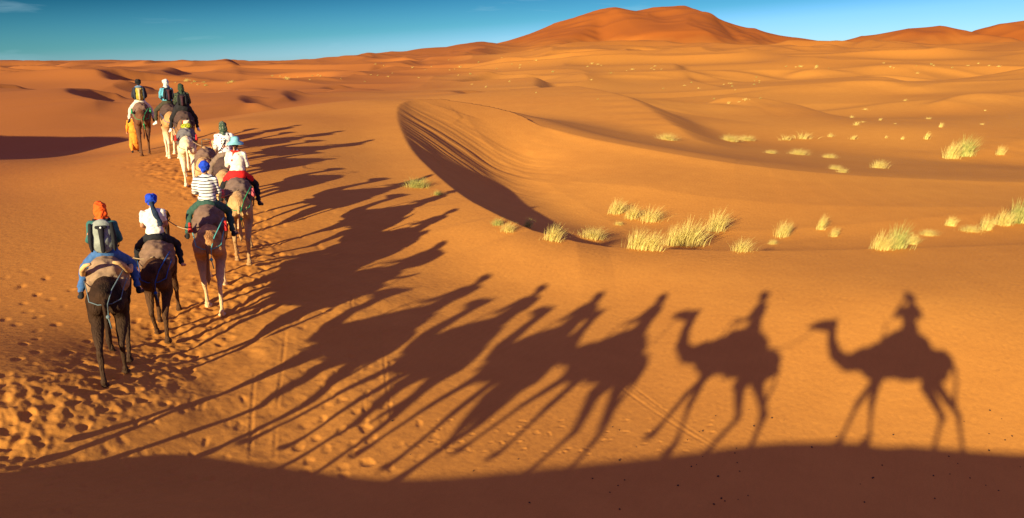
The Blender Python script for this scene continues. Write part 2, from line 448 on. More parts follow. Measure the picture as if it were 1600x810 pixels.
def grid_z(x, y, Z=None):
    """height of the built ground mesh under (x, y)"""
    Z = GZ if Z is None else Z
    r = math.hypot(x, y); a = math.atan2(x, y)
    i = min(max(int(np.searchsorted(RR, r)) - 1, 0), NR - 2)
    j = min(max(int(np.searchsorted(AZ, a)) - 1, 0), NA - 2)
    fr = min(max((r - RR[i]) / (RR[i + 1] - RR[i]), 0), 1); fa = min(max((a - AZ[j]) / (AZ[j + 1] - AZ[j]), 0), 1)
    return float((Z[i, j] * (1 - fa) + Z[i, j + 1] * fa) * (1 - fr) + (Z[i + 1, j] * (1 - fa) + Z[i + 1, j + 1] * fa) * fr)

def hit(px, py):
    """where the sight line towards a landmark meets the ground"""
    u = (px - 800) / 1280; v = (405 - py) / 1280
    dx, dy, dz = u, CP + v * SP, v * CP - SP
    q = dz / math.hypot(dx, dy)
    a = math.atan2(dx, dy)
    j = min(max(int(np.searchsorted(AZ, a)) - 1, 0), NA - 2)
    fa = (a - AZ[j]) / (AZ[j + 1] - AZ[j])
    prof = GZ[:, j] * (1 - fa) + GZ[:, j + 1] * fa
    ok = np.nonzero((prof >= q * RR) & (RR > 6))[0]
    if len(ok) == 0:
        return None
    i = ok[0]
    if i > 0:
        g0 = prof[i - 1] - q * RR[i - 1]; g1 = prof[i] - q * RR[i]
        r = RR[i - 1] + (RR[i] - RR[i - 1]) * (-g0) / (g1 - g0 + 1e-9) if g1 != g0 else RR[i]
    else: r = RR[i]
    return r * math.sin(a), r * math.cos(a), float(q * r)

def stamp(x, y, ang, L, Wd, depth, rim=.35, skew=0.0):
    """press one print into the sand"""
    r = math.hypot(x, y); a = math.atan2(x, y); R = max(L, Wd) * 2.2
    i0, i1 = np.searchsorted(RR, [r - R, r + R]); j0, j1 = np.searchsorted(AZ, [a - R / r, a + R / r])
    if i1 - i0 < 2 or j1 - j0 < 2: return
    X = GX[i0:i1, j0:j1] - x; Y = GY[i0:i1, j0:j1] - y
    c, s_ = math.cos(ang), math.sin(ang)
    U = (X * s_ + Y * c) / L; V = (X * c - Y * s_) / Wd
    U = U + .55 * vnoise((X + x) * 9, (Y + y) * 9); V = V + .55 * vnoise((X + x) * 9 + 31, (Y + y) * 9 + 7)
    q = U * U + V * V
    cup = -np.exp(-(q ** 1.6) * 1.1)
    lip_ = rim * np.exp(-((np.sqrt(q) - 1.35) / .33) ** 2) * (1 + .7 * U)
    GZ[i0:i1, j0:j1] += depth * (cup + lip_)

def groove(pts, w, depth):
    P = np.array(pts)
    m = (np.abs(GX) < 20) & (GY > 5) & (GY < 30)
    xs, ys = GX[m], GY[m]
    d, sd, _ = poly_query(xs, ys, P)
    GZ[m] += depth * (.55 + 1.5 * vnoise(xs * 1.3, ys * 1.3)) * (-np.exp(-(d / w) ** 2) + .45 * np.exp(-((d - 1.9 * w) / (.8 * w)) ** 2))

_tr = np.random.RandomState(11)
def trail_prints():
    # the trodden line of the caravan, seen behind and beside the camels
    mids = [(-60, 690), (40, 650), (110, 610), (190, 590), (255, 545), (320, 492), (365, 440), (395, 400), (380, 350), (340, 315), (300, 292), (262, 268), (235, 250)]
    P = np.array([hit(*m)[:2] for m in mids])
    seg = np.hypot(*np.diff(P, axis=0).T); cum = np.concatenate([[0], np.cumsum(seg)])
    n = int(cum[-1] * 40)
    for k in range(n):
        s_ = _tr.uniform(0, cum[-1]); i = min(np.searchsorted(cum, s_) - 1, len(seg) - 1); i = max(i, 0)
        t = (s_ - cum[i]) / seg[i]
        p = P[i] + (P[i + 1] - P[i]) * t
        dr = (P[i + 1] - P[i]) / seg[i]
        off = _tr.normal(0, .42) + _tr.choice([-.25, .35, .1])
        x, y = p[0] + dr[1] * off, p[1] - dr[0] * off
        an = math.atan2(dr[0], dr[1]) + _tr.normal(0, .25)
        q = _tr.uniform(.65, 1.3)
        stamp(x, y, an, .115 * q, .08 * q, _tr.uniform(.008, .027), .10)
    # rough churned sand between the prints, in the nearer part
    d, sd, _ = poly_query(GX[:900], GY[:900], P)
    w = np.exp(-(d / .9) ** 2)
    GZ[:900] += w * (.035 * vnoise(GX[:900] * 3.1, GY[:900] * 3.1) + .030 * vnoise(GX[:900] * 7 + 9, GY[:900] * 7) + .020 * vnoise(GX[:900] * 17 + 9, GY[:900] * 17))
    w = np.exp(-((GX[:900] + 4.5) / 2.6) ** 2 - ((GY[:900] - 15.5) / 5.5) ** 2)
    GZ[:900] += w * (.11 * vnoise(GX[:900] * 1.1 + 4, GY[:900] * .8) + .04 * vnoise(GX[:900] * 2.6, GY[:900] * 2.2) + .012 * vnoise(GX[:900] * 8, GY[:900] * 8))
    # single tracks of walkers and earlier camels
    def row(a, b, n, jit, L, dep, pair=.16):
        A = np.array(hit(*a)[:2]); B = np.array(hit(*b)[:2]); dr = (B - A) / np.hypot(*(B - A))
        for k in range(n):
            p = A + (B - A) * (k + _tr.uniform(-.2, .2)) / max(n - 1, 1)
            off = (pair if k % 2 else -pair) + _tr.normal(0, jit)
            stamp(p[0] + dr[1] * off, p[1] - dr[0] * off, math.atan2(dr[0], dr[1]) + _tr.normal(0, .2), L * _tr.uniform(.55, .85), L * .45 * _tr.uniform(.8, 1.2), dep * _tr.uniform(.2, .55), .08)
    row((8, 520), (62, 425), 9, .05, .16, .05)
    row((30, 560), (95, 455), 10, .06, .16, .045)
    row((5, 470), (25, 420), 4, .05, .15, .04)
    row((20, 605), (230, 470), 12, .05, .17, .06)
    row((60, 620), (280, 480), 11, .05, .17, .06)
    row((250, 520), (330, 420), 9, .06, .17, .055)
    row((455, 735), (560, 560), 13, .07, .16, .05)
    row((500, 740), (620, 570), 13, .07, .17, .055)
    row((560, 745), (590, 640), 7, .10, .19, .06)
    row((630, 735), (660, 665), 5, .08, .15, .045)
    row((480, 640), (600, 500), 9, .05, .14, .035)
    row((470, 560), (500, 470), 5, .05, .14, .03)
    row((430, 480), (545, 350), 10, .08, .2, .04, .3)
    row((460, 440), (500, 330), 8, .08, .2, .035, .3)
    for k in range(90):   # churned patch in the ridge's shade on the left
        h_ = hit(_tr.uniform(-40, 420), _tr.uniform(610, 810))
        if h_: stamp(h_[0], h_[1], _tr.uniform(-.9, .3), .12 * _tr.uniform(.6, 1.3), .05, _tr.uniform(.006, .018), .10)
    for k in range(70):    # shallow scuffs above the shade line
        h_ = hit(_tr.uniform(640, 1120), _tr.uniform(655, 710))
        if h_: stamp(h_[0], h_[1], _tr.uniform(.8, 1.4), .05 * _tr.uniform(.7, 1.6), .035, _tr.uniform(.006, .014), .4)
    for a in ([(398, 585), (394, 640), (392, 700), (388, 790)], [(446, 520), (440, 580), (432, 650), (424, 780)],
              [(548, 462), (556, 540), (566, 610), (574, 690)], [(590, 455), (598, 540), (604, 600), (612, 650)]):
        groove([hit(*q)[:2] for q in a], .028, .010)
    groove([hit(*q)[:2] for q in [(950, 592), (1010, 635), (1060, 668), (1110, 698), (1200, 740)]], .035, .008)
    groove([hit(*q)[:2] for q in [(972, 592), (1030, 635), (1080, 672), (1125, 700)]], .03, .006)
trail_prints()

def grid_mesh(name, X, Y, Z, wrap=True):
    nr, na = X.shape
    co = np.stack([X, Y, Z], -1).reshape(-1, 3)
    co = np.concatenate([co, [[0, 0, Z[0].mean()]]])
    idx = np.arange(nr * na).reshape(nr, na)
    nxt = np.roll(idx, -1, 1)
    q = np.stack([idx[:-1], idx[1:], nxt[1:], nxt[:-1]], -1).reshape(-1, 4)
    c = nr * na
    t = np.stack([np.full(na, c), idx[0], nxt[0]], -1)
    me = bpy.data.meshes.new(name)
    me.vertices.add(len(co)); me.vertices.foreach_set('co', co.astype(np.float32).ravel())
    loops = np.concatenate([q.ravel(), t.ravel()]).astype(np.int32)
    me.loops.add(len(loops)); me.loops.foreach_set('vertex_index', loops)
    starts = np.concatenate([np.arange(len(q)) * 4, len(q) * 4 + np.arange(len(t)) * 3]).astype(np.int32)
    me.polygons.add(len(starts)); me.polygons.foreach_set('loop_start', starts)
    me.polygons.foreach_set('use_smooth', np.ones(len(starts), bool))
    me.update(calc_edges=True)
    return me

def new_mat(name):
    m = bpy.data.materials.new(name)
    m.use_nodes = True
    return m, m.node_tree, m.node_tree.nodes['Principled BSDF']

def sand_material():
    m, nt, b = new_mat("sand")
    N = nt.nodes.new; L = nt.links.new
    b.inputs['Roughness'].default_value = 0.95
    b.inputs['Specular IOR Level'].default_value = 0.08
    tc = N("ShaderNodeNewGeometry")
    n1 = N("ShaderNodeTexNoise"); n1.inputs['Scale'].default_value = .05; n1.inputs['Detail'].default_value = 6
    n2 = N("ShaderNodeTexNoise"); n2.inputs['Scale'].default_value = 1.1; n2.inputs['Detail'].default_value = 8; n2.inputs['Roughness'].default_value = .65
    n3 = N("ShaderNodeTexNoise"); n3.inputs['Scale'].default_value = 60; n3.inputs['Detail'].default_value = 3
    for n in (n1, n2, n3): L(tc.outputs['Position'], n.inputs['Vector'])
    r1 = N("ShaderNodeValToRGB")
    e = r1.color_ramp.elements
    e[0].position = .3; e[0].color = (.53, .218, .042, 1)
    e[1].position = .72; e[1].color = (.61, .275, .053, 1)
    L(n1.outputs['Fac'], r1.inputs[0])
    mx = N("ShaderNodeMixRGB"); mx.blend_type = 'OVERLAY'; mx.inputs[0].default_value = .16
    L(r1.outputs[0], mx.inputs[1]); L(n2.outputs['Fac'], mx.inputs[2])
    mx2 = N("ShaderNodeMixRGB"); mx2.blend_type = 'OVERLAY'; mx2.inputs[0].default_value = .22
    L(mx.outputs[0], mx2.inputs[1]); L(n3.outputs['Fac'], mx2.inputs[2])
    # the sand colour turns redder and darker with height
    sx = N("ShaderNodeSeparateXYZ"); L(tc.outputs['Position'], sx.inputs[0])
    ad = N("ShaderNodeMath"); ad.operation = 'MULTIPLY_ADD'; ad.inputs[1].default_value = 14; L(n1.outputs['Fac'], ad.inputs[0]); L(sx.outputs['Z'], ad.inputs[2])
    mr = N("ShaderNodeMapRange"); mr.inputs['From Min'].default_value = 2; mr.inputs['From Max'].default_value = 32; L(ad.outputs[0], mr.inputs['Value'])
    mx3 = N("ShaderNodeMixRGB"); mx3.inputs[2].default_value = (.34, .100, .017, 1)
    L(mr.outputs[0], mx3.inputs[0])
    # light and shade painted into the sand colour: darker red leftwards, golden to the right
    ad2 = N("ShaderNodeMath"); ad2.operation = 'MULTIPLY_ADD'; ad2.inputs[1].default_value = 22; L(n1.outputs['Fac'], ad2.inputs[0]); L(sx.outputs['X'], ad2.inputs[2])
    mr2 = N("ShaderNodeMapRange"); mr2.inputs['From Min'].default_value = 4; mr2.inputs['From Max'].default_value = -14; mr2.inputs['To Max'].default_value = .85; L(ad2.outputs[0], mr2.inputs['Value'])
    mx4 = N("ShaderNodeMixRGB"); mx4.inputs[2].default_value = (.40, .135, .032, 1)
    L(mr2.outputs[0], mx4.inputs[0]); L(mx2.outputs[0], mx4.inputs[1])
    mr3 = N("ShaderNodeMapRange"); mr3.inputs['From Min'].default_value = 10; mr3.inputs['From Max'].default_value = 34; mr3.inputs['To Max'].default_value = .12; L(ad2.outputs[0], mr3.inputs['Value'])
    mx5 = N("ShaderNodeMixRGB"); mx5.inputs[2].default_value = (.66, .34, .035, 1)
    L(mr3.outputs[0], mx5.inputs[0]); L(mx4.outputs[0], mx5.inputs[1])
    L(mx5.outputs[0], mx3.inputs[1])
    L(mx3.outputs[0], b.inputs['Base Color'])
    # wind ripples + grain
    mp = N("ShaderNodeMapping"); mp.inputs['Rotation'].default_value = (0, 0, .5)
    L(tc.outputs['Position'], mp.inputs['Vector'])
    wv = N("ShaderNodeTexWave"); wv.inputs['Scale'].default_value = 1.9; wv.inputs['Distortion'].default_value = 5.0
    wv.inputs['Detail'].default_value = 2.5; wv.inputs['Detail Scale'].default_value = .8
    L(mp.outputs[0], wv.inputs['Vector'])
    bp = N("ShaderNodeBump"); bp.inputs['Strength'].default_value = .22; bp.inputs['Distance'].default_value = .022
    L(wv.outputs['Fac'], bp.inputs['Height'])
    n4 = N("ShaderNodeTexNoise"); n4.inputs['Scale'].default_value = 5; n4.inputs['Detail'].default_value = 9; n4.inputs['Roughness'].default_value = .6
    L(tc.outputs['Position'], n4.inputs['Vector'])
    bp2 = N("ShaderNodeBump"); bp2.inputs['Strength'].default_value = .42; bp2.inputs['Distance'].default_value = .035
    L(n4.outputs['Fac'], bp2.inputs['Height']); L(bp.outputs[0], bp2.inputs['Normal'])
    L(bp2.outputs[0], b.inputs['Normal'])
    return m
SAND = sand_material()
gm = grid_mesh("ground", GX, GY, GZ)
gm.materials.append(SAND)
ground = bpy.data.objects.new("ground", gm)
ground["kind"] = "structure"
COL.objects.link(ground)
# ------------------------------------------------------------------ object helpers
from mathutils import noise as mnoise, Euler

def link(o, parent=None):
    COL.objects.link(o)
    if parent: o.parent = parent
    return o

def prim_bm(prims, seg=14):
    bm = bmesh.new()
    for p in prims:
        if p[0] == 'c':
            _, a, ra, b, rb = p
            a, b = Vector(a), Vector(b)
            d = b - a; L = d.length
            if L > 1e-4:
                M = Matrix.Translation((a + b) / 2) @ d.to_track_quat('Z', 'Y').to_matrix().to_4x4()
                bmesh.ops.create_cone(bm, cap_ends=True, segments=seg, radius1=ra, radius2=rb, depth=L, matrix=M)
            for c, r in ((a, ra), (b, rb)):
                bmesh.ops.create_uvsphere(bm, u_segments=seg, v_segments=seg // 2 + 1, radius=r, matrix=Matrix.Translation(c))
        else:
            c, r = p[1], p[2]
            R = Euler(p[3]).to_matrix().to_4x4() if len(p) > 3 else Matrix()
            M = Matrix.Translation(c) @ R @ Matrix.Diagonal((r[0], r[1], r[2], 1))
            bmesh.ops.create_uvsphere(bm, u_segments=20, v_segments=12, radius=1, matrix=M)
    return bm

_bake = bpy.data.scenes.new("bake")
_blobs = {}
def blob(name, prims, mat, voxel=.03, smooth=4, wr=0.0, wrs=6.0, seed=0, keep=None):
    """grow one continuous skin over a set of rounded volumes"""
    key = (name, repr(prims), voxel, smooth, wr, wrs)
    if key in _blobs:      # same shape again: a copy of it
        res = _blobs[key].copy(); res.materials.clear(); res.materials.append(mat)
        return res
    bm = prim_bm(prims)
    me = bpy.data.meshes.new(name + "_tmp"); bm.to_mesh(me); bm.free()
    o = bpy.data.objects.new(name + "_tmp", me); _bake.collection.objects.link(o)
    m = o.modifiers.new("r", 'REMESH'); m.mode = 'VOXEL'; m.voxel_size = voxel; m.use_smooth_shade = True
    if smooth:
        m2 = o.modifiers.new("s", 'SMOOTH'); m2.iterations = smooth; m2.factor = .5
    vl = _bake.view_layers[0]; vl.update(); dg = vl.depsgraph
    res = bpy.data.meshes.new_from_object(o.evaluated_get(dg), depsgraph=dg)
    bpy.data.objects.remove(o); bpy.data.meshes.remove(me)
    res.name = name
    n = len(res.vertices)
    if wr:
        co = np.empty(n * 3, np.float32); no = np.empty(n * 3, np.float32)
        res.vertices.foreach_get('co', co); res.vertices.foreach_get('normal', no)
        co = co.reshape(-1, 3); no = no.reshape(-1, 3)
        q = co * wrs + seed * 13.7
        nz = vnoise(q[:, 0] + q[:, 2] * .6, q[:, 1] + q[:, 2] * .8) + .5 * vnoise(q[:, 0] * 2.2 - q[:, 2], q[:, 1] * 2 + q[:, 2] * 2.3)
        res.vertices.foreach_set('co', (co + no * (nz * wr)[:, None]).ravel().astype(np.float32))
    res.polygons.foreach_set('use_smooth', np.ones(len(res.polygons), bool))
    res.materials.clear(); res.materials.append(mat)
    keepme = res.copy(); _blobs[key] = keepme
    return res

def simple(name, bm, mat, smooth=True):
    me = bpy.data.meshes.new(name); bm.to_mesh(me); bm.free()
    if smooth:
        me.polygons.foreach_set('use_smooth', np.ones(len(me.polygons), bool))
    me.materials.append(mat)
    return me

def tube_bm(pts, rad, seg=8, bm=None):
    """a round tube along a path; rad is one number or one per point"""
    bm = bm or bmesh.new()
    pts = [Vector(p) for p in pts]
    n = len(pts); rad = [rad] * n if not hasattr(rad, '__len__') else rad
    rings = []
    up = Vector((0, 0, 1))
    for i, p in enumerate(pts):
        t = (pts[min(i + 1, n - 1)] - pts[max(i - 1, 0)]).normalized()
        a = t.cross(up) if abs(t.z) < .95 else t.cross(Vector((1, 0, 0)))
        a.normalize(); b = t.cross(a)
        rings.append([bm.verts.new(p + (a * math.cos(q) + b * math.sin(q)) * rad[i]) for q in [2 * math.pi * k / seg for k in range(seg)]])
    for i in range(n - 1):
        for k in range(seg):
            bm.faces.new((rings[i][k], rings[i][(k + 1) % seg], rings[i + 1][(k + 1) % seg], rings[i + 1][k]))
    bm.faces.new(rings[0]); bm.faces.new(rings[-1])
    bmesh.ops.recalc_face_normals(bm, faces=bm.faces)
    return bm

def part(name, me, parent):
    o = bpy.data.objects.new(name, me)
    return link(o, parent)

_mc = {}
def cloth_mat(name, col, kind='plain', col2=None, rough=.9, scale=1.0):
    key = (name, tuple(col), kind)
    if key in _mc: return _mc[key]
    m, nt, b = new_mat(name)
    N = nt.nodes.new; L = nt.links.new
    b.inputs['Roughness'].default_value = rough
    b.inputs['Specular IOR Level'].default_value = .2
    tc = N("ShaderNodeTexCoord")
    n = N("ShaderNodeTexNoise"); n.inputs['Scale'].default_value = 9; n.inputs['Detail'].default_value = 5
    L(tc.outputs['Object'], n.inputs['Vector'])
    r = N("ShaderNodeValToRGB")
    r.color_ramp.elements[0].position = .3; r.color_ramp.elements[1].position = .7
    r.color_ramp.elements[0].color = (*[c * .78 for c in col], 1); r.color_ramp.elements[1].color = (*[min(1, c * 1.15) for c in col], 1)
    L(n.outputs['Fac'], r.inputs[0])
    out = r.outputs[0]
    if kind == 'stripes':
        sx = N("ShaderNodeSeparateXYZ"); L(tc.outputs['Object'], sx.inputs[0])
        a = N("ShaderNodeMath"); a.operation = 'MULTIPLY'; a.inputs[1].default_value = 1 / .062; L(sx.outputs['Z'], a.inputs[0])
        f = N("ShaderNodeMath"); f.operation = 'FRACT'; L(a.outputs[0], f.inputs[0])
        g = N("ShaderNodeMath"); g.operation = 'LESS_THAN'; g.inputs[1].default_value = .30; L(f.outputs[0], g.inputs[0])
        mx = N("ShaderNodeMixRGB"); mx.inputs[2].default_value = (*col2, 1); L(g.outputs[0], mx.inputs[0]); L(out, mx.inputs[1]); out = mx.outputs[0]
    elif kind == 'dots':
        v = N("ShaderNodeTexVoronoi"); v.inputs['Scale'].default_value = 15; v.inputs['Randomness'].default_value = .15; L(tc.outputs['Object'], v.inputs['Vector'])
        g = N("ShaderNodeMath"); g.operation = 'LESS_THAN'; g.inputs[1].default_value = .27; L(v.outputs['Distance'], g.inputs[0])
        mx = N("ShaderNodeMixRGB"); mx.inputs[2].default_value = (*col2, 1); L(g.outputs[0], mx.inputs[0]); L(out, mx.inputs[1]); out = mx.outputs[0]
    elif kind == 'print':
        v = N("ShaderNodeTexVoronoi"); v.inputs['Scale'].default_value = 22; L(tc.outputs['Object'], v.inputs['Vector'])
        g = N("ShaderNodeMath"); g.operation = 'LESS_THAN'; g.inputs[1].default_value = .33; L(v.outputs['Distance'], g.inputs[0])
        mx = N("ShaderNodeMixRGB"); mx.inputs[2].default_value = (*col2, 1); L(g.outputs[0], mx.inputs[0]); L(out, mx.inputs[1]); out = mx.outputs[0]
    L(out, b.inputs['Base Color'])
    n2 = N("ShaderNodeTexNoise"); n2.inputs['Scale'].default_value = 28; n2.inputs['Detail'].default_value = 3; L(tc.outputs['Object'], n2.inputs['Vector'])
    bp = N("ShaderNodeBump"); bp.inputs['Strength'].default_value = .5; bp.inputs['Distance'].default_value = .012
    L(n2.outputs['Fac'], bp.inputs['Height']); L(bp.outputs[0], b.inputs['Normal'])
    _mc[key] = m
    return m

def fur_mat(name, col, pale, dark=None):
    """camel coat: body colour with patches, paler lower legs and belly, darker crest"""
    m, nt, b = new_mat(name)
    N = nt.nodes.new; L = nt.links.new
    b.inputs['Roughness'].default_value = .75
    b.inputs['Specular IOR Level'].default_value = .12
    dark = dark or [c * .45 for c in col]
    tc = N("ShaderNodeTexCoord"); sx = N("ShaderNodeSeparateXYZ"); L(tc.outputs['Object'], sx.inputs[0])
    n = N("ShaderNodeTexNoise"); n.inputs['Scale'].default_value = 3.2; n.inputs['Detail'].default_value = 6; n.inputs['Roughness'].default_value = .6; L(tc.outputs['Object'], n.inputs['Vector'])
    r = N("ShaderNodeValToRGB"); r.color_ramp.elements[0].position = .30; r.color_ramp.elements[1].position = .50
    r.color_ramp.elements[0].color = (*dark, 1); r.color_ramp.elements[1].color = (*col, 1); L(n.outputs['Fac'], r.inputs[0])
    ad = N("ShaderNodeMath"); ad.operation = 'MULTIPLY_ADD'; ad.inputs[1].default_value = .5; L(n.outputs['Fac'], ad.inputs[0]); L(sx.outputs['Z'], ad.inputs[2])
    mr = N("ShaderNodeMapRange"); mr.inputs['From Min'].default_value = 1.45; mr.inputs['From Max'].default_value = .85; L(ad.outputs[0], mr.inputs['Value'])
    mx = N("ShaderNodeMixRGB"); mx.inputs[2].default_value = (*pale, 1); L(mr.outputs[0], mx.inputs[0]); L(r.outputs[0], mx.inputs[1])
    L(mx.outputs[0], b.inputs['Base Color'])
    mp = N("ShaderNodeMapping"); mp.inputs['Scale'].default_value = (40, 40, 12); L(tc.outputs['Object'], mp.inputs['Vector'])
    n2 = N("ShaderNodeTexNoise"); n2.inputs['Scale'].default_value = 1.2; n2.inputs['Detail'].default_value = 4; L(mp.outputs[0], n2.inputs['Vector'])
    bp = N("ShaderNodeBump"); bp.inputs['Strength'].default_value = .9; bp.inputs['Distance'].default_value = .035
    L(n2.outputs['Fac'], bp.inputs['Height']); L(bp.outputs[0], b.inputs['Normal'])
    return m
# ------------------------------------------------------------------ camels
# camel frame: +Y ahead, Z up, origin on the sand under the hump; total height with rider 3.1
def camel_prims(gait=0, turn=0.0, droop=0.0):
    P = []
    # trunk: deep chest, tucked belly, single hump
    P += [('e', (0, .38, 1.43), (.27, .46, .36)), ('e', (0, 0, 1.45), (.30, .55, .36)), ('e', (0, -.42, 1.47), (.235, .42, .31)),
          ('e', (0, -.66, 1.53), (.185, .26, .24)), ('e', (0, -.02, 1.75), (.19, .36, .26)), ('e', (0, -.05, 1.88), (.11, .2, .16)),
          ('e', (0, .62, 1.32), (.19, .26, .29)), ('e', (0, .50, 1.03), (.10, .13, .07)),
          ('c', (-.10, -.64, 1.62), .11, (-.14, -.70, 1.32), .135), ('c', (.10, -.64, 1.62), .11, (.14, -.70, 1.32), .135)]
    # neck: dips forward and rises to the head
    hx = math.sin(turn); hy = math.cos(turn)
    nk = [(0, .78, 1.38), (hx * .25, .78 + .30 * hy, 1.26), (hx * .55, .78 + .58 * hy, 1.38 - droop * .2), (hx * .70, .78 + .73 * hy, 1.66 - droop * .4), (hx * .76, .78 + .79 * hy, 1.95 - droop * .6)]
    nr = [.24, .165, .125, .10, .095]
    for i in range(4): P.append(('c', nk[i], nr[i], nk[i + 1], nr[i + 1]))
    h = Vector(nk[4]); d = Vector((hx, hy, 0))
    def H(f, z, s=0): return tuple(h + d * f + Vector((d.y, -d.x, 0)) * s + Vector((0, 0, z)))
    P += [('c', H(0, .04), .115, H(.20, .03), .095), ('c', H(.20, .03), .09, H(.40, -.045), .062), ('c', H(.40, -.05), .06, H(.47, -.085), .05),
          ('c', H(.08, -.06), .075, H(.33, -.10), .045),
          ('c', H(.10, .09, .06), .035, H(.16, .085, .08), .03), ('c', H(.10, .09, -.06), .035, H(.16, .085, -.08), .03),
          ('c', H(-.05, .11, .07), .028, H(-.08, .19, .10), .012), ('c', H(-.05, .11, -.07), .028, H(-.08, .19, -.10), .012)]
    # legs: (side, hind?, forward swing of the foot, lift)
    G = {0: [(.0, .30, 0), (.0, -.28, 0), (1, -.34, 0), (1, .22, .0)],
         1: [(.0, -.26, 0), (.0, .34, 0), (1, .28, 0), (1, -.30, .06)],
         2: [(.0, .10, 0), (.0, -.12, 0), (1, .08, 0), (1, -.10, 0)],
         3: [(.0, .42, 0), (.0, -.02, 0), (1, .03, 0), (1, -.44, 0)]}[gait]
    for i, (hind, sw, lift) in enumerate(G):
        s = -1 if i % 2 == 0 else 1
        if hind:
            hip = (s * .13, -.56, 1.40); sti = (s * .18, -.44 + sw * .3, 1.08); hoc = (s * .15, -.74 + sw * .55, .63 + lift); fet = (s * .14, -.60 + sw, .13 + lift)
            toe = (s * .14, -.53 + sw, .045 + lift)
            P += [('c', hip, .185, sti, .125), ('c', sti, .112, hoc, .056), ('e', hoc, (.052, .072, .08)), ('c', hoc, .050, fet, .036)]
        else:
            sh = (s * .15, .50, 1.35); el = (s * .17, .46 + sw * .1, 1.08); kn = (s * .17, .54 + sw * .55, .62 + lift); fet = (s * .16, .50 + sw, .13 + lift)
            toe = (s * .16, .56 + sw, .045 + lift)
            P += [('c', sh, .15, el, .10), ('c', el, .085, kn, .053), ('e', kn, (.058, .064, .085)), ('c', kn, .048, fet, .036)]
        P += [('e', fet, (.055, .06, .06)), ('c', fet, .045, toe, .045), ('e', toe, (.078, .105, .04))]
    return P, H

camel_count = [0]
body_cache = {}
def make_camel(label, fur, tail_mat, gait, turn, droop, M, scale, halter_mat, rope=None):
    key = (gait, round(turn, 2), droop)
    if key not in body_cache:
        pr, H = camel_prims(gait, turn, droop)
        body_cache[key] = (blob("camel", pr, fur, .024, 2, .020, 6, gait), H)
    me0, H = body_cache[key]
    me = me0.copy(); me.materials.clear(); me.materials.append(fur)
    o = bpy.data.objects.new("camel", me); link(o)
    o.matrix_world = M @ Matrix.Scale(scale, 4)
    o["label"] = label; o["category"] = "camel"; o["group"] = "camels of the caravan"
    # tail with its tuft
    sw = .05 * math.sin(camel_count[0] * 2.1)
    bm = tube_bm([(0, -.84, 1.52), (sw * .3, -.93, 1.42), (sw * .6, -.95, 1.2), (sw, -.93, .98), (sw * 1.2, -.92, .80), (sw * 1.3, -.915, .66)], [.05, .042, .03, .032, .045, .008], 8)
    part("tail", simple("tail", bm, tail_mat), o)
    # eyes
    for s in (-1, 1):
        bm = bmesh.new(); bmesh.ops.create_uvsphere(bm, u_segments=8, v_segments=6, radius=.022, matrix=Matrix.Translation(H(.15, .06, s * .088)))
        part("eye", simple("eye", bm, EYE), o)
    # halter: nose band, cheek strap, brow strap
    bm = bmesh.new()
    def ring(f, z, r, tilt=0):
        pts = []
        c = Vector(H(f, z)); a = Vector(H(f, z, 1)) - c
        fwd = Vector(H(f + 1, z)) - c
        for k in range(13):
            q = 2 * math.pi * k / 12
            pts.append(c + a * math.cos(q) * r + (Vector((0, 0, 1)) + fwd * tilt) * math.sin(q) * r * 1.15)
        tube_bm(pts, .012, 5, bm)
    ring(.30, -.02, .088, .1); ring(.02, .02, .13, -.2)
    for s in (-1, 1): tube_bm([H(.30, -.02, s * .09), H(.16, .0, s * .105), H(.02, .02, s * .13)], .011, 5, bm)
    part("halter", simple("halter", bm, halter_mat), o)
    camel_count[0] += 1
    return o, [M @ Matrix.Scale(scale, 4) @ Vector(H(.34, -.11))]

def dome_blanket(name, mat, seed=0, back=.40, wide=.30, top=2.03):
    """heavy folded blanket over the pad: closed shell, hanging lower at the flanks"""
    pr = [('e', (0, -.16, 1.72), (wide * .96, .32, top - 1.72)), ('e', (0, .12, 1.74), (wide * .98, .40, top - 1.76)),
          ('e', (-wide * .74, -.10, 1.56), (.10, back * .8, .24), (0, -.2, 0)), ('e', (wide * .74, -.10, 1.56), (.10, back * .8, .24), (0, .2, 0)),
          ('e', (0, -.30, 1.76), (wide * .72, .20, .17))]
    return blob(name, pr, mat, .022, 3, .05, 6.5, 3)

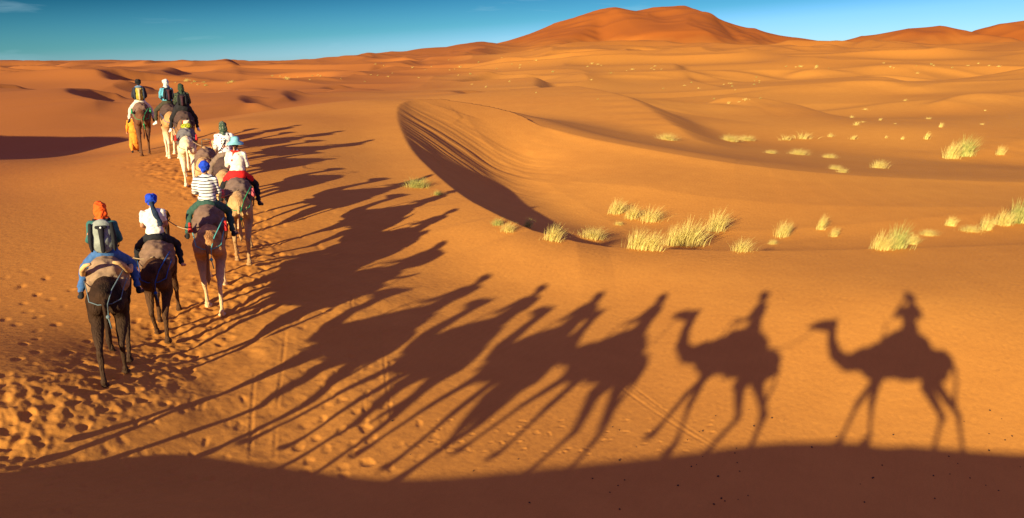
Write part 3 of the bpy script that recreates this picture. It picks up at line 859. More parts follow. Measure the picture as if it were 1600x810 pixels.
def make_saddle(label, M, scale, cb, seed, pad_mat=None, tassels=None, rope=None, top=2.03, wide=.30):
    """everything is modelled in the camel frame, then set on the camel's back"""
    e = bpy.data.objects.new("saddle", None); link(e)
    e.matrix_world = M @ Matrix.Scale(scale, 4) @ Matrix.Translation((0, 0, 1.5))
    off = Matrix.Translation((0, 0, -1.5))
    e["label"] = label; e["category"] = "saddle"; e["group"] = "saddles on the camels"
    def add(n, me):
        me.transform(off); return part(n, me, e)
    add("blanket", dome_blanket("blanket", cb, seed, top=top, wide=wide))
    if pad_mat:
        for s in (-1, 1):   # stuffed pads curving round the hump
            pts = [(s * .16, -.62, 2.02), (s * .25, -.58, 1.99), (s * .31, -.48, 1.90), (s * .34, -.25, 1.78), (s * .35, 0, 1.72), (s * .34, .25, 1.74), (s * .28, .46, 1.80), (s * .16, .58, 1.86)]
            add("pad", simple("pad", tube_bm(pts, [.022, .036, .042, .045, .045, .045, .042, .035], 10), pad_mat))
    # metal hand rail in front of the rider
    bm = tube_bm([(-.20, .55, 1.66), (-.15, .50, 1.95), (-.14, .47, 2.12), (-.12, .46, 2.17), (.12, .46, 2.17), (.14, .47, 2.12), (.15, .50, 1.95), (.20, .55, 1.66)], .015, 8)
    add("hand_rail", simple("hand_rail", bm, METAL))
    # girth strap under the belly and breeching round the rump
    bm = tube_bm([(-.35, 0, 1.6), (-.31, .02, 1.3), (-.2, .02, 1.12), (0, .02, 1.07), (.2, .02, 1.12), (.31, .02, 1.3), (.35, 0, 1.6)], .016, 6)
    add("girth", simple("girth", bm, STRAP))
    bm = tube_bm([(-.32, -.35, 1.68), (-.265, -.6, 1.56), (-.23, -.78, 1.44), (-.10, -.87, 1.40), (.10, -.87, 1.40), (.23, -.78, 1.44), (.265, -.6, 1.56), (.32, -.35, 1.68)], .009, 6)
    add("breeching_strap", simple("breeching_strap", bm, rope or STRAP))
    if rope:
        bm = tube_bm([(.30, -.40, 1.86), (.22, -.62, 1.76), (.12, -.82, 1.62), (.05, -.95, 1.42), (.04, -.98, 1.2), (.07, -.97, 1.02)], .011, 6)
        bmesh.ops.create_uvsphere(bm, u_segments=8, v_segments=6, radius=.035, matrix=Matrix.Translation((.04, -.98, 1.22)))
        add("tie_rope", simple("tie_rope", bm, rope))
    if tassels:
        for s in (-1, 1):
            bm = bmesh.new()
            bmesh.ops.create_cone(bm, cap_ends=True, segments=9, radius1=.05, radius2=.02, depth=.16, matrix=Matrix.Translation((s * .33, -.46, 1.70)))
            bmesh.ops.create_uvsphere(bm, u_segments=8, v_segments=6, radius=.03, matrix=Matrix.Translation((s * .33, -.46, 1.79)))
            add("tassel", simple("tassel", bm, tassels))
    return e
# ------------------------------------------------------------------ people
SEAT = 2.02       # height of the seat in the camel frame
def finger_prims(w, d, side, curl=.5):
    """palm, four unequal fingers bent round a bar and a thumb; w wrist, d direction of the forearm"""
    d = Vector(d).normalized(); w = Vector(w)
    sdw = d.cross(Vector((0, 0, 1))).normalized(); up = sdw.cross(d)
    P = [('c', w, .028, w + d * .05, .034), ('c', w + d * .04 - sdw * .018, .022, w + d * .08 - sdw * .022, .018), ('c', w + d * .04 + sdw * .018, .022, w + d * .08 + sdw * .022, .018)]
    for k, L in enumerate((.030, .036, .034, .026)):
        o = w + d * .085 + sdw * (.030 - .020 * k)
        a = o + d * L; b = a + (d * .3 - up) * L * .9; c = b + (-d * .5 - up * .5) * L * .6
        P += [('c', o, .0095, a, .009), ('c', a, .009, b, .008), ('c', b, .008, c, .007)]
    o = w + d * .03 + sdw * side * .035
    a = o + (d * .6 + sdw * side * .7) * .035; b = a + (d * .8 - up * .6) * .03
    P += [('c', o, .013, a, .012), ('c', a, .011, b, .009)]
    return P

def pose_joints(pose='ride', lean=0.0, spread=.37):
    """joints relative to the seat (pelvis at origin + .10)"""
    J = {}
    if pose in ('ride', 'shoot'):
        J['pel'] = Vector((0, .02, .10)); J['waist'] = Vector((0, .03 + lean * .1, .26)); J['chest'] = Vector((0, .06 + lean * .35, .48))
        J['neck'] = Vector((0, .08 + lean * .5, .64)); J['head'] = Vector((0, .12 + lean * .62, .80))
        for s, n in ((-1, 'l'), (1, 'r')):
            J['sh' + n] = J['neck'] + Vector((s * .17, -.02, -.07))
            J['hip' + n] = Vector((s * .11, .04, .06)); J['kn' + n] = Vector((s * spread, .36, -.20)); J['an' + n] = Vector((s * (spread + .07), .14, -.60)); J['to' + n] = Vector((s * (spread + .11), .31, -.67))
            if pose == 'ride':
                J['el' + n] = J['sh' + n] + Vector((s * .055, .05, -.27)); J['wr' + n] = Vector((s * .10, .37, .17))
            else:
                J['el' + n] = J['sh' + n] + Vector((s * .13, .10, -.20)); J['wr' + n] = J['head'] + Vector((s * .10, .12, -.08))
    else:   # walking
        J['pel'] = Vector((0, 0, .92)); J['waist'] = Vector((0, .01, 1.08)); J['chest'] = Vector((0, .03, 1.28)); J['neck'] = Vector((0, .05, 1.44)); J['head'] = Vector((0, .08, 1.60))
        for s, n in ((-1, 'l'), (1, 'r')):
            J['sh' + n] = J['neck'] + Vector((s * .18, -.01, -.06)); J['hip' + n] = Vector((s * .10, 0, .90))
            J['kn' + n] = Vector((s * .10, .16 * s, .50)); J['an' + n] = Vector((s * .10, .26 * s - .02, .09)); J['to' + n] = Vector((s * .11, .26 * s + .13, .05))
            J['el' + n] = J['sh' + n] + Vector((s * .07, -.02 - .05 * s, -.28)); J['wr' + n] = J['el' + n] + Vector((s * .03, .14, -.19))
    return J

def body_prims(J, hands=True):
    h = J['head']
    P = [('e', h + Vector((0, -.012, .02)), (.076, .092, .098)), ('e', h + Vector((0, .028, -.04)), (.058, .066, .070)),
         ('c', h + Vector((0, .085, .0)), .012, h + Vector((0, .105, -.028)), .014), ('e', h + Vector((0, .082, -.062)), (.024, .014, .010)),
         ('e', h + Vector((0, .078, -.092)), (.022, .016, .016)),
         ('e', h + Vector((-.076, 0, -.01)), (.010, .020, .030)), ('e', h + Vector((.076, 0, -.01)), (.010, .020, .030)),
         ('c', h + Vector((0, -.02, -.07)), .052, J['neck'] + Vector((0, -.01, -.02)), .058),
         ('c', J['chest'], .12, J['waist'], .105), ('c', J['waist'], .105, J['pel'], .125), ('c', J['shl'], .05, J['shr'], .05)]
    for s, n in ((-1, 'l'), (1, 'r')):
        P += [('c', J['sh' + n], .052, J['el' + n], .040), ('c', J['el' + n], .038, J['wr' + n], .026),
              ('c', J['hip' + n], .085, J['kn' + n], .058), ('c', J['kn' + n], .052, J['an' + n], .034),
              ('c', J['an' + n], .036, J['to' + n], .030)]
        if hands:
            P += finger_prims(J['wr' + n], J['wr' + n] - J['el' + n] + Vector((0, .05, 0)), -s)
    return P

def top_prims(J, sleeve='long', fat=1.0):
    P = [('e', (J['chest'] + J['waist']) / 2 + Vector((0, 0, .06)), (.185 * fat, .125 * fat, .23)), ('e', J['chest'] + Vector((0, 0, .05)), (.195 * fat, .125 * fat, .13)),
         ('e', J['waist'] + Vector((0, 0, -.06)), (.175 * fat, .135 * fat, .16)),
         ('c', J['neck'] + Vector((-.10, 0, -.05)), .06, J['neck'] + Vector((.10, 0, -.05)), .06), ('c', J['neck'] + Vector((0, -.01, -.03)), .068, J['neck'] + Vector((0, -.01, .0)), .064)]
    for s, n in ((-1, 'l'), (1, 'r')):
        a, b, c = J['sh' + n], J['el' + n], J['wr' + n]
        P.append(('c', a, .072, a + (b - a) * (.55 if sleeve == 'short' else 1), .056))
        if sleeve != 'short': P += [('c', b, .054, c - (c - b) * .08, .038)]
    return P

def leg_prims(J, wide=1.0):
    P = [('c', J['hipl'] + Vector((0, -.02, .02)), .115, J['hipr'] + Vector((0, -.02, .02)), .115), ('e', J['pel'] + Vector((0, -.04, -.01)), (.185, .15, .12))]
    for n in 'lr':
        P += [('c', J['hip' + n], .11 * wide, J['kn' + n], .078 * wide), ('c', J['kn' + n], .076 * wide, J['kn' + n] + (J['an' + n] - J['kn' + n]) * .86, .058 * wide)]
    return P

def shoe_prims(J, n):
    a, t = J['an' + n], J['to' + n]
    d = (t - a).normalized()
    return [('c', a + Vector((0, -.03, -.045)), .042, t + Vector((0, 0, -.02)), .042), ('c', t + Vector((0, 0, -.02)), .042, t + d * .06 + Vector((0, 0, -.02)), .034), ('c', a, .045, a + Vector((0, -.01, -.04)), .045)]

def head_prims(J, kind, tail=0):
    h = J['head']
    if kind == 'turban':
        P = [('e', h + Vector((0, -.015, .055)), (.115, .125, .095)), ('c', h + Vector((-.07, .03, .03)), .045, h + Vector((.07, .03, .03)), .045),
             ('c', h + Vector((-.075, -.06, .02)), .045, h + Vector((.075, -.06, .02)), .045), ('e', h + Vector((0, -.07, -.03)), (.08, .05, .07))]
    elif kind == 'scarf':
        P = [('e', h + Vector((0, -.015, .03)), (.105, .118, .122)), ('e', h + Vector((0, -.05, -.06)), (.098, .085, .11)), ('e', h + Vector((0, -.03, -.15)), (.125, .095, .06)),
             ('c', h + Vector((0, -.09, -.05)), .055, h + Vector((0, -.105, -.19)), .06)]
    elif kind == 'cap':
        P = [('e', h + Vector((0, -.01, .035)), (.100, .115, .105)), ('e', h + Vector((0, -.07, -.02)), (.07, .045, .06))]
    if tail:   # loose end hanging down the back
        P += [('c', h + Vector((.02, -.10, -.03)), .045, h + Vector((.07 * tail, -.15, -.22)), .055), ('c', h + Vector((.07 * tail, -.15, -.22)), .055, h + Vector((.13 * tail, -.15, -.42)), .045)]
    return P

def make_person(label, M, J, look, base=(0, 0, 0), group=None, seed=0, hands=True):
    """look: top, sleeve, legs, head, headkind, tail, shoe, fat, hair, robe"""
    me = blob("person", body_prims(J, hands), SKIN, .014, 2)
    o = bpy.data.objects.new("person", me); link(o)
    o.matrix_world = M @ Matrix.Translation(base)
    o["label"] = label; o["category"] = "person"
    if group: o["group"] = group
    part("shirt", blob("shirt", top_prims(J, look.get('sleeve', 'long'), look.get('fat', 1)), look['top'], .015, 2, .030, 9, seed), o)
    part("trousers", blob("trousers", leg_prims(J, look.get('wide', 1)), look['legs'], .016, 2, .030, 8, seed + 1), o)
    if look.get('shoe'):
        for n in 'lr': part("shoe", blob("shoe", shoe_prims(J, n), look['shoe'], .014, 2), o)
    hk = look['headkind']
    if hk == 'hat':
        h = J['head']
        hair = blob("hair", [('e', h + Vector((0, -.02, .02)), (.086, .10, .10)), ('c', h + Vector((0, -.09, -.04)), .03, h + Vector((-.01, -.12, -.24)), .018)], HAIR, .014, 2)
        part("hair", hair, o)
        bm = bmesh.new()   # soft cloth sun hat: crown and a drooping brim, revolved
        prof = [(.0, .165), (.05, .162), (.085, .145), (.098, .11), (.104, .06), (.112, .045), (.15, .025), (.185, -.005), (.19, -.012), (.183, -.012), (.148, .012), (.11, .03), (.095, .05)]
        rings = []
        for (r, z) in prof:
            rings.append([bm.verts.new(h + Vector((r * math.cos(q), r * math.sin(q) * 1.08 - .01, z + .02 + (.012 * math.sin(3 * q) if r > .12 else 0)))) for q in [2 * math.pi * k / 28 for k in range(28)]])
        for i in range(len(rings) - 1):
            for k in range(28): bm.faces.new((rings[i][k], rings[i][(k + 1) % 28], rings[i + 1][(k + 1) % 28], rings[i + 1][k]))
        bmesh.ops.remove_doubles(bm, verts=bm.verts, dist=1e-4); bmesh.ops.recalc_face_normals(bm, faces=bm.faces)
        part("sun_hat", simple("sun_hat", bm, look['head']), o)
    else:
        part("headscarf", blob("headscarf", head_prims(J, hk, 0), look['head'], .012, 1, .035, 13, seed), o)
        if look.get('tail'):
            h = J['head']; tl = look['tail']
            P = [('c', h + Vector((.0, -.10, -.02)), .045, h + Vector((.06 * tl, -.17, -.20)), .055), ('c', h + Vector((.06 * tl, -.17, -.20)), .055, h + Vector((.13 * tl, -.17, -.44)), .05)]
            part("scarf_tail", blob("scarf_tail", P, look.get('tail_mat', look['head']), .014, 2, .02, 14, seed), o)
    if look.get('neckscarf'):
        n = J['neck']
        P = [('c', n + Vector((.09 * math.cos(q), .07 * math.sin(q), .0)), .032, n + Vector((.09 * math.cos(q + .8), .07 * math.sin(q + .8), .0)), .032) for q in [k * .785 for k in range(8)]]
        P += [('c', n + Vector((-.03, -.09, 0)), .03, n + Vector((-.09, -.13, -.20)), .02)]
        part("neck_scarf", blob("neck_scarf", P, look['neckscarf'], .013, 2, .01, 14, seed), o)
    if look.get('waist'):
        P = [('e', J['pel'] + Vector((0, -.03, .0)), (.225, .185, .15)), ('c', J['hipl'] + Vector((-.05, .05, -.02)), .11, J['hipl'] + Vector((-.16, .16, -.10)), .09), ('c', J['hipr'] + Vector((.05, .05, -.02)), .11, J['hipr'] + Vector((.16, .16, -.10)), .09)]
        part("skirt_wrap", blob("skirt_wrap", P, look['waist'], .018, 3, .014, 9, seed), o)
    if look.get('cloak'):
        P = [('e', J['pel'] + Vector((0, -.06, .05)), (.26, .20, .22)), ('c', J['hipl'] + Vector((-.05, 0, .05)), .13, J['knl'] + Vector((0, -.1, -.05)), .10), ('c', J['hipr'] + Vector((.05, 0, .05)), .13, J['knr'] + Vector((0, -.1, -.05)), .10)]
        part("cloak", blob("cloak", P, look['cloak'], .02, 3, .03, 7, seed), o)
    if look.get('robe'):
        P = [('c', J['chest'], .17, J['waist'], .17), ('c', J['waist'], .18, Vector((0, 0, .45)), .23), ('c', Vector((0, .02, .45)), .22, Vector((0, .03, .32)), .25)]
        part("robe", blob("robe", P, look['robe'], .02, 3, .03, 6, seed), o)
    if look.get('crossbelt'):
        bm = tube_bm([J['shr'] + Vector((-.05, -.05, .07)), J['chest'] + Vector((.03, -.145, .0)), J['waist'] + Vector((-.10, -.15, .0)), J['waist'] + Vector((-.17, -.06, -.06))], .014, 6)
        part("shoulder_strap", simple("shoulder_strap", bm, look['crossbelt']), o)
    return o

def make_backpack(label, M, J, main, panel, strap, seed=0, lid=None, big=1.0, emblem=None):
    c = (J['chest'] + J['waist']) / 2 + Vector((0, -.235, .06))
    e = bpy.data.objects.new("backpack", None); link(e)
    base = c + Vector((0, 0, -.25 * big))
    e.matrix_world = M @ Matrix.Translation(base)
    e["label"] = label; e["category"] = "backpack"; e["group"] = "rucksacks worn by the riders"
    def add(n, me):
        me.transform(Matrix.Translation(-base)); return part(n, me, e)
    b = big
    add("pack_body", blob("pack_body", [('e', c + Vector((0, 0, -.10 * b)), (.155 * b, .105, .15 * b)), ('e', c + Vector((0, 0, .06 * b)), (.145 * b, .10, .17 * b)), ('e', c + Vector((0, -.03, -.08)), (.11 * b, .105, .14))], main, .016, 3, .008, 14, seed))
    fp = add("front_panel", blob("front_panel", [('c', c + Vector((-.055 * b, -.10, .13 * b)), .028, c + Vector((.055 * b, -.10, .13 * b)), .028), ('c', c + Vector((0, -.10, .11 * b)), .05, c + Vector((0, -.118, -.05 * b)), .038), ('c', c + Vector((0, -.118, -.05 * b)), .038, c + Vector((0, -.112, -.20 * b)), .034)], panel, .011, 2))
    for s in (-1, 1):
        add("side_pocket", blob("side_pocket", [('e', c + Vector((s * .142 * b, -.015, -.06 * b)), (.042, .09, .17 * b)), ('c', c + Vector((s * .13 * b, -.05, .16 * b)), .032, c + Vector((s * .145 * b, -.06, -.08 * b)), .04)], strap, .014, 2))
        n = 'l' if s < 0 else 'r'
        bm = tube_bm([c + Vector((s * .09, .10, .20 * b)), J['sh' + n] + Vector((-s * .05, -.02, .085)), J['sh' + n] + Vector((-s * .05, .075, .03)), J['chest'] + Vector((s * .13, .135, -.06)), J['waist'] + Vector((s * .165, .04, .02)), c + Vector((s * .12, .06, -.18))], .02, 8)
        add("shoulder_strap", simple("shoulder_strap", bm, strap))
    if lid:
        add("lid", blob("lid", [('e', c + Vector((0, -.005, .20 * b)), (.125 * b, .10, .06))], lid, .014, 2, .006, 14, seed))
    if emblem:
        bm = bmesh.new(); bmesh.ops.create_uvsphere(bm, u_segments=10, v_segments=6, radius=1, matrix=Matrix.Translation(c + Vector((0, -.148, .13 * b))) @ Matrix.Diagonal((.016, .006, .016, 1)))
        bme = simple("badge", bm, emblem); bme.transform(Matrix.Translation(-base)); part("badge", bme, fp)
    return e
# ------------------------------------------------------------------ the caravan
EYE = cloth_mat("eye_black", (.01, .008, .006), rough=.2)
METAL, _, _b = new_mat("painted_metal"); _b.inputs['Base Color'].default_value = (.12, .11, .10, 1); _b.inputs['Metallic'].default_value = .7; _b.inputs['Roughness'].default_value = .45
STRAP = cloth_mat("strap_webbing", (.10, .05, .03))
HAIR = cloth_mat("hair_brown", (.05, .022, .012))
SKIN, _nt, _b = new_mat("skin"); _b.inputs['Base Color'].default_value = (.50, .23, .14, 1); _b.inputs['Roughness'].default_value = .55; _b.inputs['Subsurface Weight'].default_value = .0
def cm(n, *c, **k): return cloth_mat(n, c, **k)
FUR = dict(
    black=fur_mat("fur_black_brown", (.038, .019, .011), (.055, .030, .018), (.011, .006, .004)),
    dark=fur_mat("fur_dark_brown", (.10, .044, .020), (.085, .042, .022), (.035, .016, .008)),
    tanbrown=fur_mat("fur_tan_brown", (.50, .25, .105), (.66, .46, .27), (.22, .09, .035)),
    golden=fur_mat("fur_golden", (.52, .32, .15), (.42, .25, .12), (.30, .16, .07)),
    tan=fur_mat("fur_tan", (.56, .34, .16), (.55, .36, .2), (.38, .21, .10)),
    white=fur_mat("fur_cream", (.80, .66, .46), (.84, .72, .54), (.62, .47, .30)),
    brown=fur_mat("fur_brown", (.26, .13, .06), (.30, .17, .09), (.13, .06, .03)),
    ginger=fur_mat("fur_ginger", (.50, .27, .11), (.80, .66, .48), (.34, .17, .07)),
    redbrown=fur_mat("fur_red_brown", (.15, .062, .033), (.12, .055, .03), (.07, .028, .015)))

def camel_matrix(x, y, head_az, sink=.03, pitch=True, z=None):
    a = math.radians(head_az)
    fx, fy = math.sin(a), math.cos(a)
    zc = grid_z(x, y) if z is None else z
    pt = 0
    if pitch:
        zf = float(np.mean([grid_z(x + fx * q, y + fy * q) for q in (.4, .5, .6, .7, .8)])); zb = float(np.mean([grid_z(x - fx * q, y - fy * q) for q in (.4, .5, .6, .7, .8)]))
        pt = math.atan2(zf - zb, 1.2) * .85
        zc = (zf + zb) / 2 if z is None else z
    return Matrix.Translation((x, y, zc - sink)) @ Matrix.Rotation(-a, 4, 'Z') @ Matrix.Rotation(pt, 4, 'X')

def at(px, py):
    h = hit(px, py); return h[0], h[1]

GREYBL = cm("blanket_grey_brown", .17, .105, .080)
BROWNBL = cm("blanket_dark_brown", .075, .045, .04)
BEIGEBL = cm("blanket_beige", .29, .19, .12)
TANPAD = cm("pad_tan_canvas", .62, .38, .17)
GREENROPE = cm("rope_green", .03, .30, .13); TEALROPE = cm("rope_teal", .10, .42, .42); BLUEROPE = cm("rope_blue", .02, .09, .30)
REDT = cm("tassel_red", .55, .03, .03)
heads = {}
def ride(key, pos, az, fur, gait, turn, droop, scale, camel_label, saddle_label, blanket, look=None, person_label=None, pad=None, tass=None, rope=None,
         lean=0.0, twist=0.0, halter=None, pack=None, pose='ride', top=2.03, group='riders on the camels', z=None, pitch=True, fwd=0.0):
    scale *= 1.04
    lean = .05 if lean > .02 else .0
    M = camel_matrix(pos[0], pos[1], az, z=z, pitch=pitch)
    o, hp = make_camel(camel_label, fur, TAILM[key] if key in TAILM else fur, gait, turn, droop, M, scale, halter or REDT)
    heads[key] = (hp[0], M @ Matrix.Scale(scale, 4) @ Vector((0, -.5, 1.80)))
    seed = camel_count[0]
    make_saddle(saddle_label, M, scale, blanket, seed, pad, tass, rope, top)
    if look:
        J = pose_joints(pose, lean)
        Mp = M @ Matrix.Scale(scale, 4) @ Matrix.Translation((0, -.02 + fwd, SEAT - .06)) @ Matrix.Rotation(math.radians(twist), 4, 'Z')
        make_person(person_label, Mp, J, look, group=group, seed=seed)
        if pack: make_backpack(pack['label'], Mp, J, pack['main'], pack['panel'], pack['strap'], seed, pack.get('lid'), pack.get('big', 1.0), pack.get('emblem'))
    return M
TAILM = dict(c3=FUR['brown'])

TEAL = cm("jacket_teal", .045, .15, .15); JEANS = cm("denim_blue", .05, .13, .34); WHITE = cm("cotton_white", .78, .76, .72); BLACK = cm("cloth_black", .018, .018, .022)
ORANGE = cm("scarf_orange", .90, .11, .015); BLUE = cm("turban_blue", .015, .06, .55); NAVY = cm("scarf_navy", .02, .035, .07)
SHOE = cm("shoe_dark", .02, .02, .025); SHOEW = cm("shoe_white", .75, .75, .75)

ride('c1', (W(184, 562, 14.4)[0], W(184, 562, 14.4)[1]), -21, FUR['black'], 0, -.05, .1, .98,
     "black-brown camel ridden by the person in the orange headscarf, rearmost on the left", "beige blanket saddle with curved tan pads on the black-brown camel", BEIGEBL,
     dict(top=TEAL, legs=JEANS, head=ORANGE, headkind='scarf', shoe=SHOE, fat=1.05), "person in orange headscarf, teal jacket and blue jeans riding the black-brown camel",
     pad=TANPAD, lean=.05, twist=2, rope=cm("rope_grey_blue", .12, .17, .20), halter=STRAP,
     pack=dict(label="grey rucksack with black centre panel on the rider in the orange headscarf", main=cm("pack_grey", .26, .29, .27), panel=BLACK, strap=BLACK, emblem=WHITE, big=1.2))
ride('c2', (W(262, 528, 16.7)[0], W(262, 528, 16.7)[1]), -15, FUR['dark'], 1, -.05, .0, .93,
     "dark brown camel carrying the rider in blue turban and white t-shirt", "grey-brown blanket saddle under the rider in the white t-shirt", cm("blanket_taupe", .19, .115, .08),
     dict(top=WHITE, sleeve='short', legs=BLACK, head=BLUE, headkind='turban', tail=1.0, tail_mat=NAVY, shoe=None), "person in blue turban with dark scarf tail, white t-shirt and black trousers",
     lean=.1, twist=4, rope=BLUEROPE, halter=STRAP)
ride('c3', (W(339, 474, 18.4)[0], W(339, 474, 18.4)[1]), -17, FUR['tanbrown'], 3, -.05, .35, 1.03,
     "tan and brown camel with pale lower legs ridden by the person in the striped shirt", "large grey-brown blanket saddle with red tassels behind the striped shirt", GREYBL,
     dict(top=cloth_mat("shirt_striped", (.80, .80, .80), 'stripes', (.02, .03, .06)), legs=cm("trousers_bottle_green", .035, .085, .07), head=BLUE, headkind='cap', shoe=SHOE), "person in blue cap, white shirt with navy stripes and green trousers",
     tass=REDT, rope=TEALROPE, lean=-.05, twist=0, top=2.07)
ride('c4', at(381, 402), -17, FUR['golden'], 1, .0, 0, 1.0,
     "golden tan camel ridden by the person in the pale blue sun hat", "brown blanket saddle with green tie under the person in red", cm("blanket_brown", .15, .10, .085),
     dict(top=cm("shirt_cream", .78, .72, .64), legs=BLACK, head=cm("hat_pale_blue", .20, .50, .58), headkind='hat', shoe=SHOE, neckscarf=cm("scarf_red", .62, .03, .02), waist=cm("wrap_red", .72, .02, .02)),
     "person in pale blue sun hat, cream shirt and bright red wrap", tass=cm("tassel_pink", .55, .10, .12), rope=GREENROPE, lean=.0, twist=-4)
ride('c5', at(363, 362), -12, FUR['tan'], 0, 0, 0, 1.02,
     "tan camel mostly hidden behind the person in the pale blue hat", "dark brown blanket saddle under the rider in the spotted shirt", BROWNBL,
     dict(top=cloth_mat("shirt_spotted", (.78, .72, .74), 'dots', (.03, .02, .04)), legs=cm("trousers_taupe", .20, .14, .11), head=cloth_mat("scarf_patterned", (.04, .07, .05), 'print', (.25, .27, .2)), headkind='scarf', shoe=SHOEW, crossbelt=BLACK),
     "person in patterned dark green headscarf and white shirt with dark spots", lean=.05, twist=6)
ride('ct', at(329, 320), -12, FUR['tan'], 2, .1, .3, .88,
     "riderless tan camel with grey blanket walking right of the cream camel", "grey blanket saddle with no rider on the tan camel", GREYBL, top=1.98)
ride('cw', at(298, 286), -20, FUR['white'], 3, 0, .2, .92,
     "cream white riderless camel with long pale legs", "grey blanket saddle with yellow bag on the cream white camel", cm("blanket_slate", .14, .13, .14), tass=REDT, top=1.98)
ride('c6', at(294, 262), -22, FUR['brown'], 0, 0, 0, 1.0,
     "brown camel under the dark green hooded rider, half hidden by the cream camel", "dark brown blanket saddle beneath the dark green hooded rider", BROWNBL,
     dict(top=cloth_mat("jacket_green_plaid", (.035, .05, .035), 'print', (.10, .13, .07)), legs=BLACK, head=cm("hood_dark_green", .03, .05, .03), headkind='scarf', shoe=SHOEW, cloak=BLACK),
     "person in dark green hood and black cloak, right-hand rider of the far trio", lean=.05,
     pack=dict(label="small black rucksack on the dark green hooded rider", main=BLACK, panel=cm("pack_plum", .05, .02, .03), strap=BLACK, big=.85))
ride('c7', at(270, 246), -28, FUR['ginger'], 1, .2, 0, 1.0,
     "ginger camel with white legs, middle of the far trio", "dark brown blanket saddle with blue tie on the ginger camel", BROWNBL,
     dict(top=cm("shirt_sky_blue", .10, .38, .55), legs=cm("trousers_olive", .05, .045, .03), head=cm("scarf_pale", .55, .58, .58), headkind='scarf', shoe=SHOEW),
     "person in pale headscarf and sky blue shirt, middle rider of the far trio", rope=BLUEROPE, lean=-.04, twist=6,
     pack=dict(label="dark navy rucksack on the rider in the sky blue shirt", main=cm("pack_navy", .012, .014, .03), panel=cm("pack_wine", .06, .02, .03), strap=BLACK, big=1.0))
ride('c8', at(227, 240), -25, FUR['redbrown'], 0, .15, 0, 1.0,
     "dark red-brown camel leading the caravan, left of the far trio", "brown blanket saddle with green ties on the leading camel", cm("blanket_cocoa", .17, .10, .075),
     dict(top=cm("jacket_black_blue", .03, .03, .045), legs=cm("trousers_pale", .62, .56, .50), head=cm("scarf_black", .015, .015, .018), headkind='turban', shoe=SHOE),
     "person in black headwear and pale trousers riding the leading camel", rope=GREENROPE, tass=GREENROPE, lean=.08,
     pack=dict(label="yellow and blue-grey rucksack on the leading rider", main=cm("pack_mustard", .38, .30, .04), panel=cm("pack_sand", .50, .36, .20), strap=cm("pack_dark_blue", .03, .04, .07), lid=cm("pack_blue_grey", .10, .19, .33), big=1.15))

# guide on foot, left of the leading camel
gx, gy = at(212, 238)
J = pose_joints('walk')
a_ = math.radians(-20)
make_person("person in orange robe walking beside the leading camel", Matrix.Translation((gx, gy, grid_z(gx, gy) - .01)) @ Matrix.Rotation(-a_, 4, 'Z'), J,
            dict(top=cm("robe_amber", .80, .27, .03), legs=cm("robe_trousers_amber", .70, .24, .03), head=cm("scarf_rust", .50, .10, .03), headkind='turban', shoe=SHOE, robe=cm("robe_amber", .80, .27, .03)), seed=40)

# the riders behind, outside the picture: their shadows fall across the sand in front
UN = [('F', (-6.85, 8.95), -16, 1), ('E', (-6.5, 6.2), -6, 3), ('D', (-6.0, 3.9), -6, 0), ('C', (-5.3, 1.85), -24, 3), ('B', (-3.05, .88), -40, 1)]
ulooks = {
 'F': (FUR['brown'], "brown camel with the maroon-clad rider, next behind the black-brown camel", "maroon jacket", cm("jacket_maroon", .18, .03, .04), 'turban'),
 'E': (FUR['tan'], "tan camel with the khaki-clad rider, fourth from the photographer's", "khaki jacket", cm("jacket_khaki", .30, .24, .13), 'turban'),
 'D': (FUR['dark'], "dark brown camel with the denim-clad rider, third from the photographer's", "denim shirt", cm("shirt_denim", .06, .12, .22), 'scarf'),
 'C': (FUR['golden'], "golden camel with the white-clad rider, second from the photographer's", "white shirt", WHITE, 'scarf'),
 'B': (FUR['redbrown'], "red-brown camel with the green-clad rider, just ahead of the photographer's", "green jacket", cm("jacket_green", .05, .16, .07), 'turban')}
for k, (x, y), az, g in UN:
    f, lab, tn, tm, hk = ulooks[k]
    z = grid_z(x, y)
    ride(k, (x, y), az, f, g, .05, 0, 1.0, lab, "brown blanket saddle under the rider in the " + tn, cm("blanket_umber", .12, .08, .06),
         dict(top=tm, legs=JEANS, head=NAVY if hk == 'turban' else cm("scarf_sand", .5, .4, .3), headkind=hk, shoe=SHOE), "person in " + tn + " riding behind, outside the picture's left edge",
         z=z, pitch=False)
# the photographer's own camel stands under the camera
zA = -2.93
ride('A', (.10, -.20), -62, FUR['brown'], 3, .0, 0, .985, "brown camel the photographer sits on, on the ridge", "grey saddle the photographer sits on", GREYBL,
     dict(top=cm("jacket_sand", .32, .24, .16), legs=cm("trousers_sand", .22, .17, .12), head=cm("turban_white", .6, .57, .5), headkind='turban', shoe=SHOE),
     "photographer in sand jacket holding up a handheld camera", pose='shoot', z=zA, pitch=False, twist=-62)
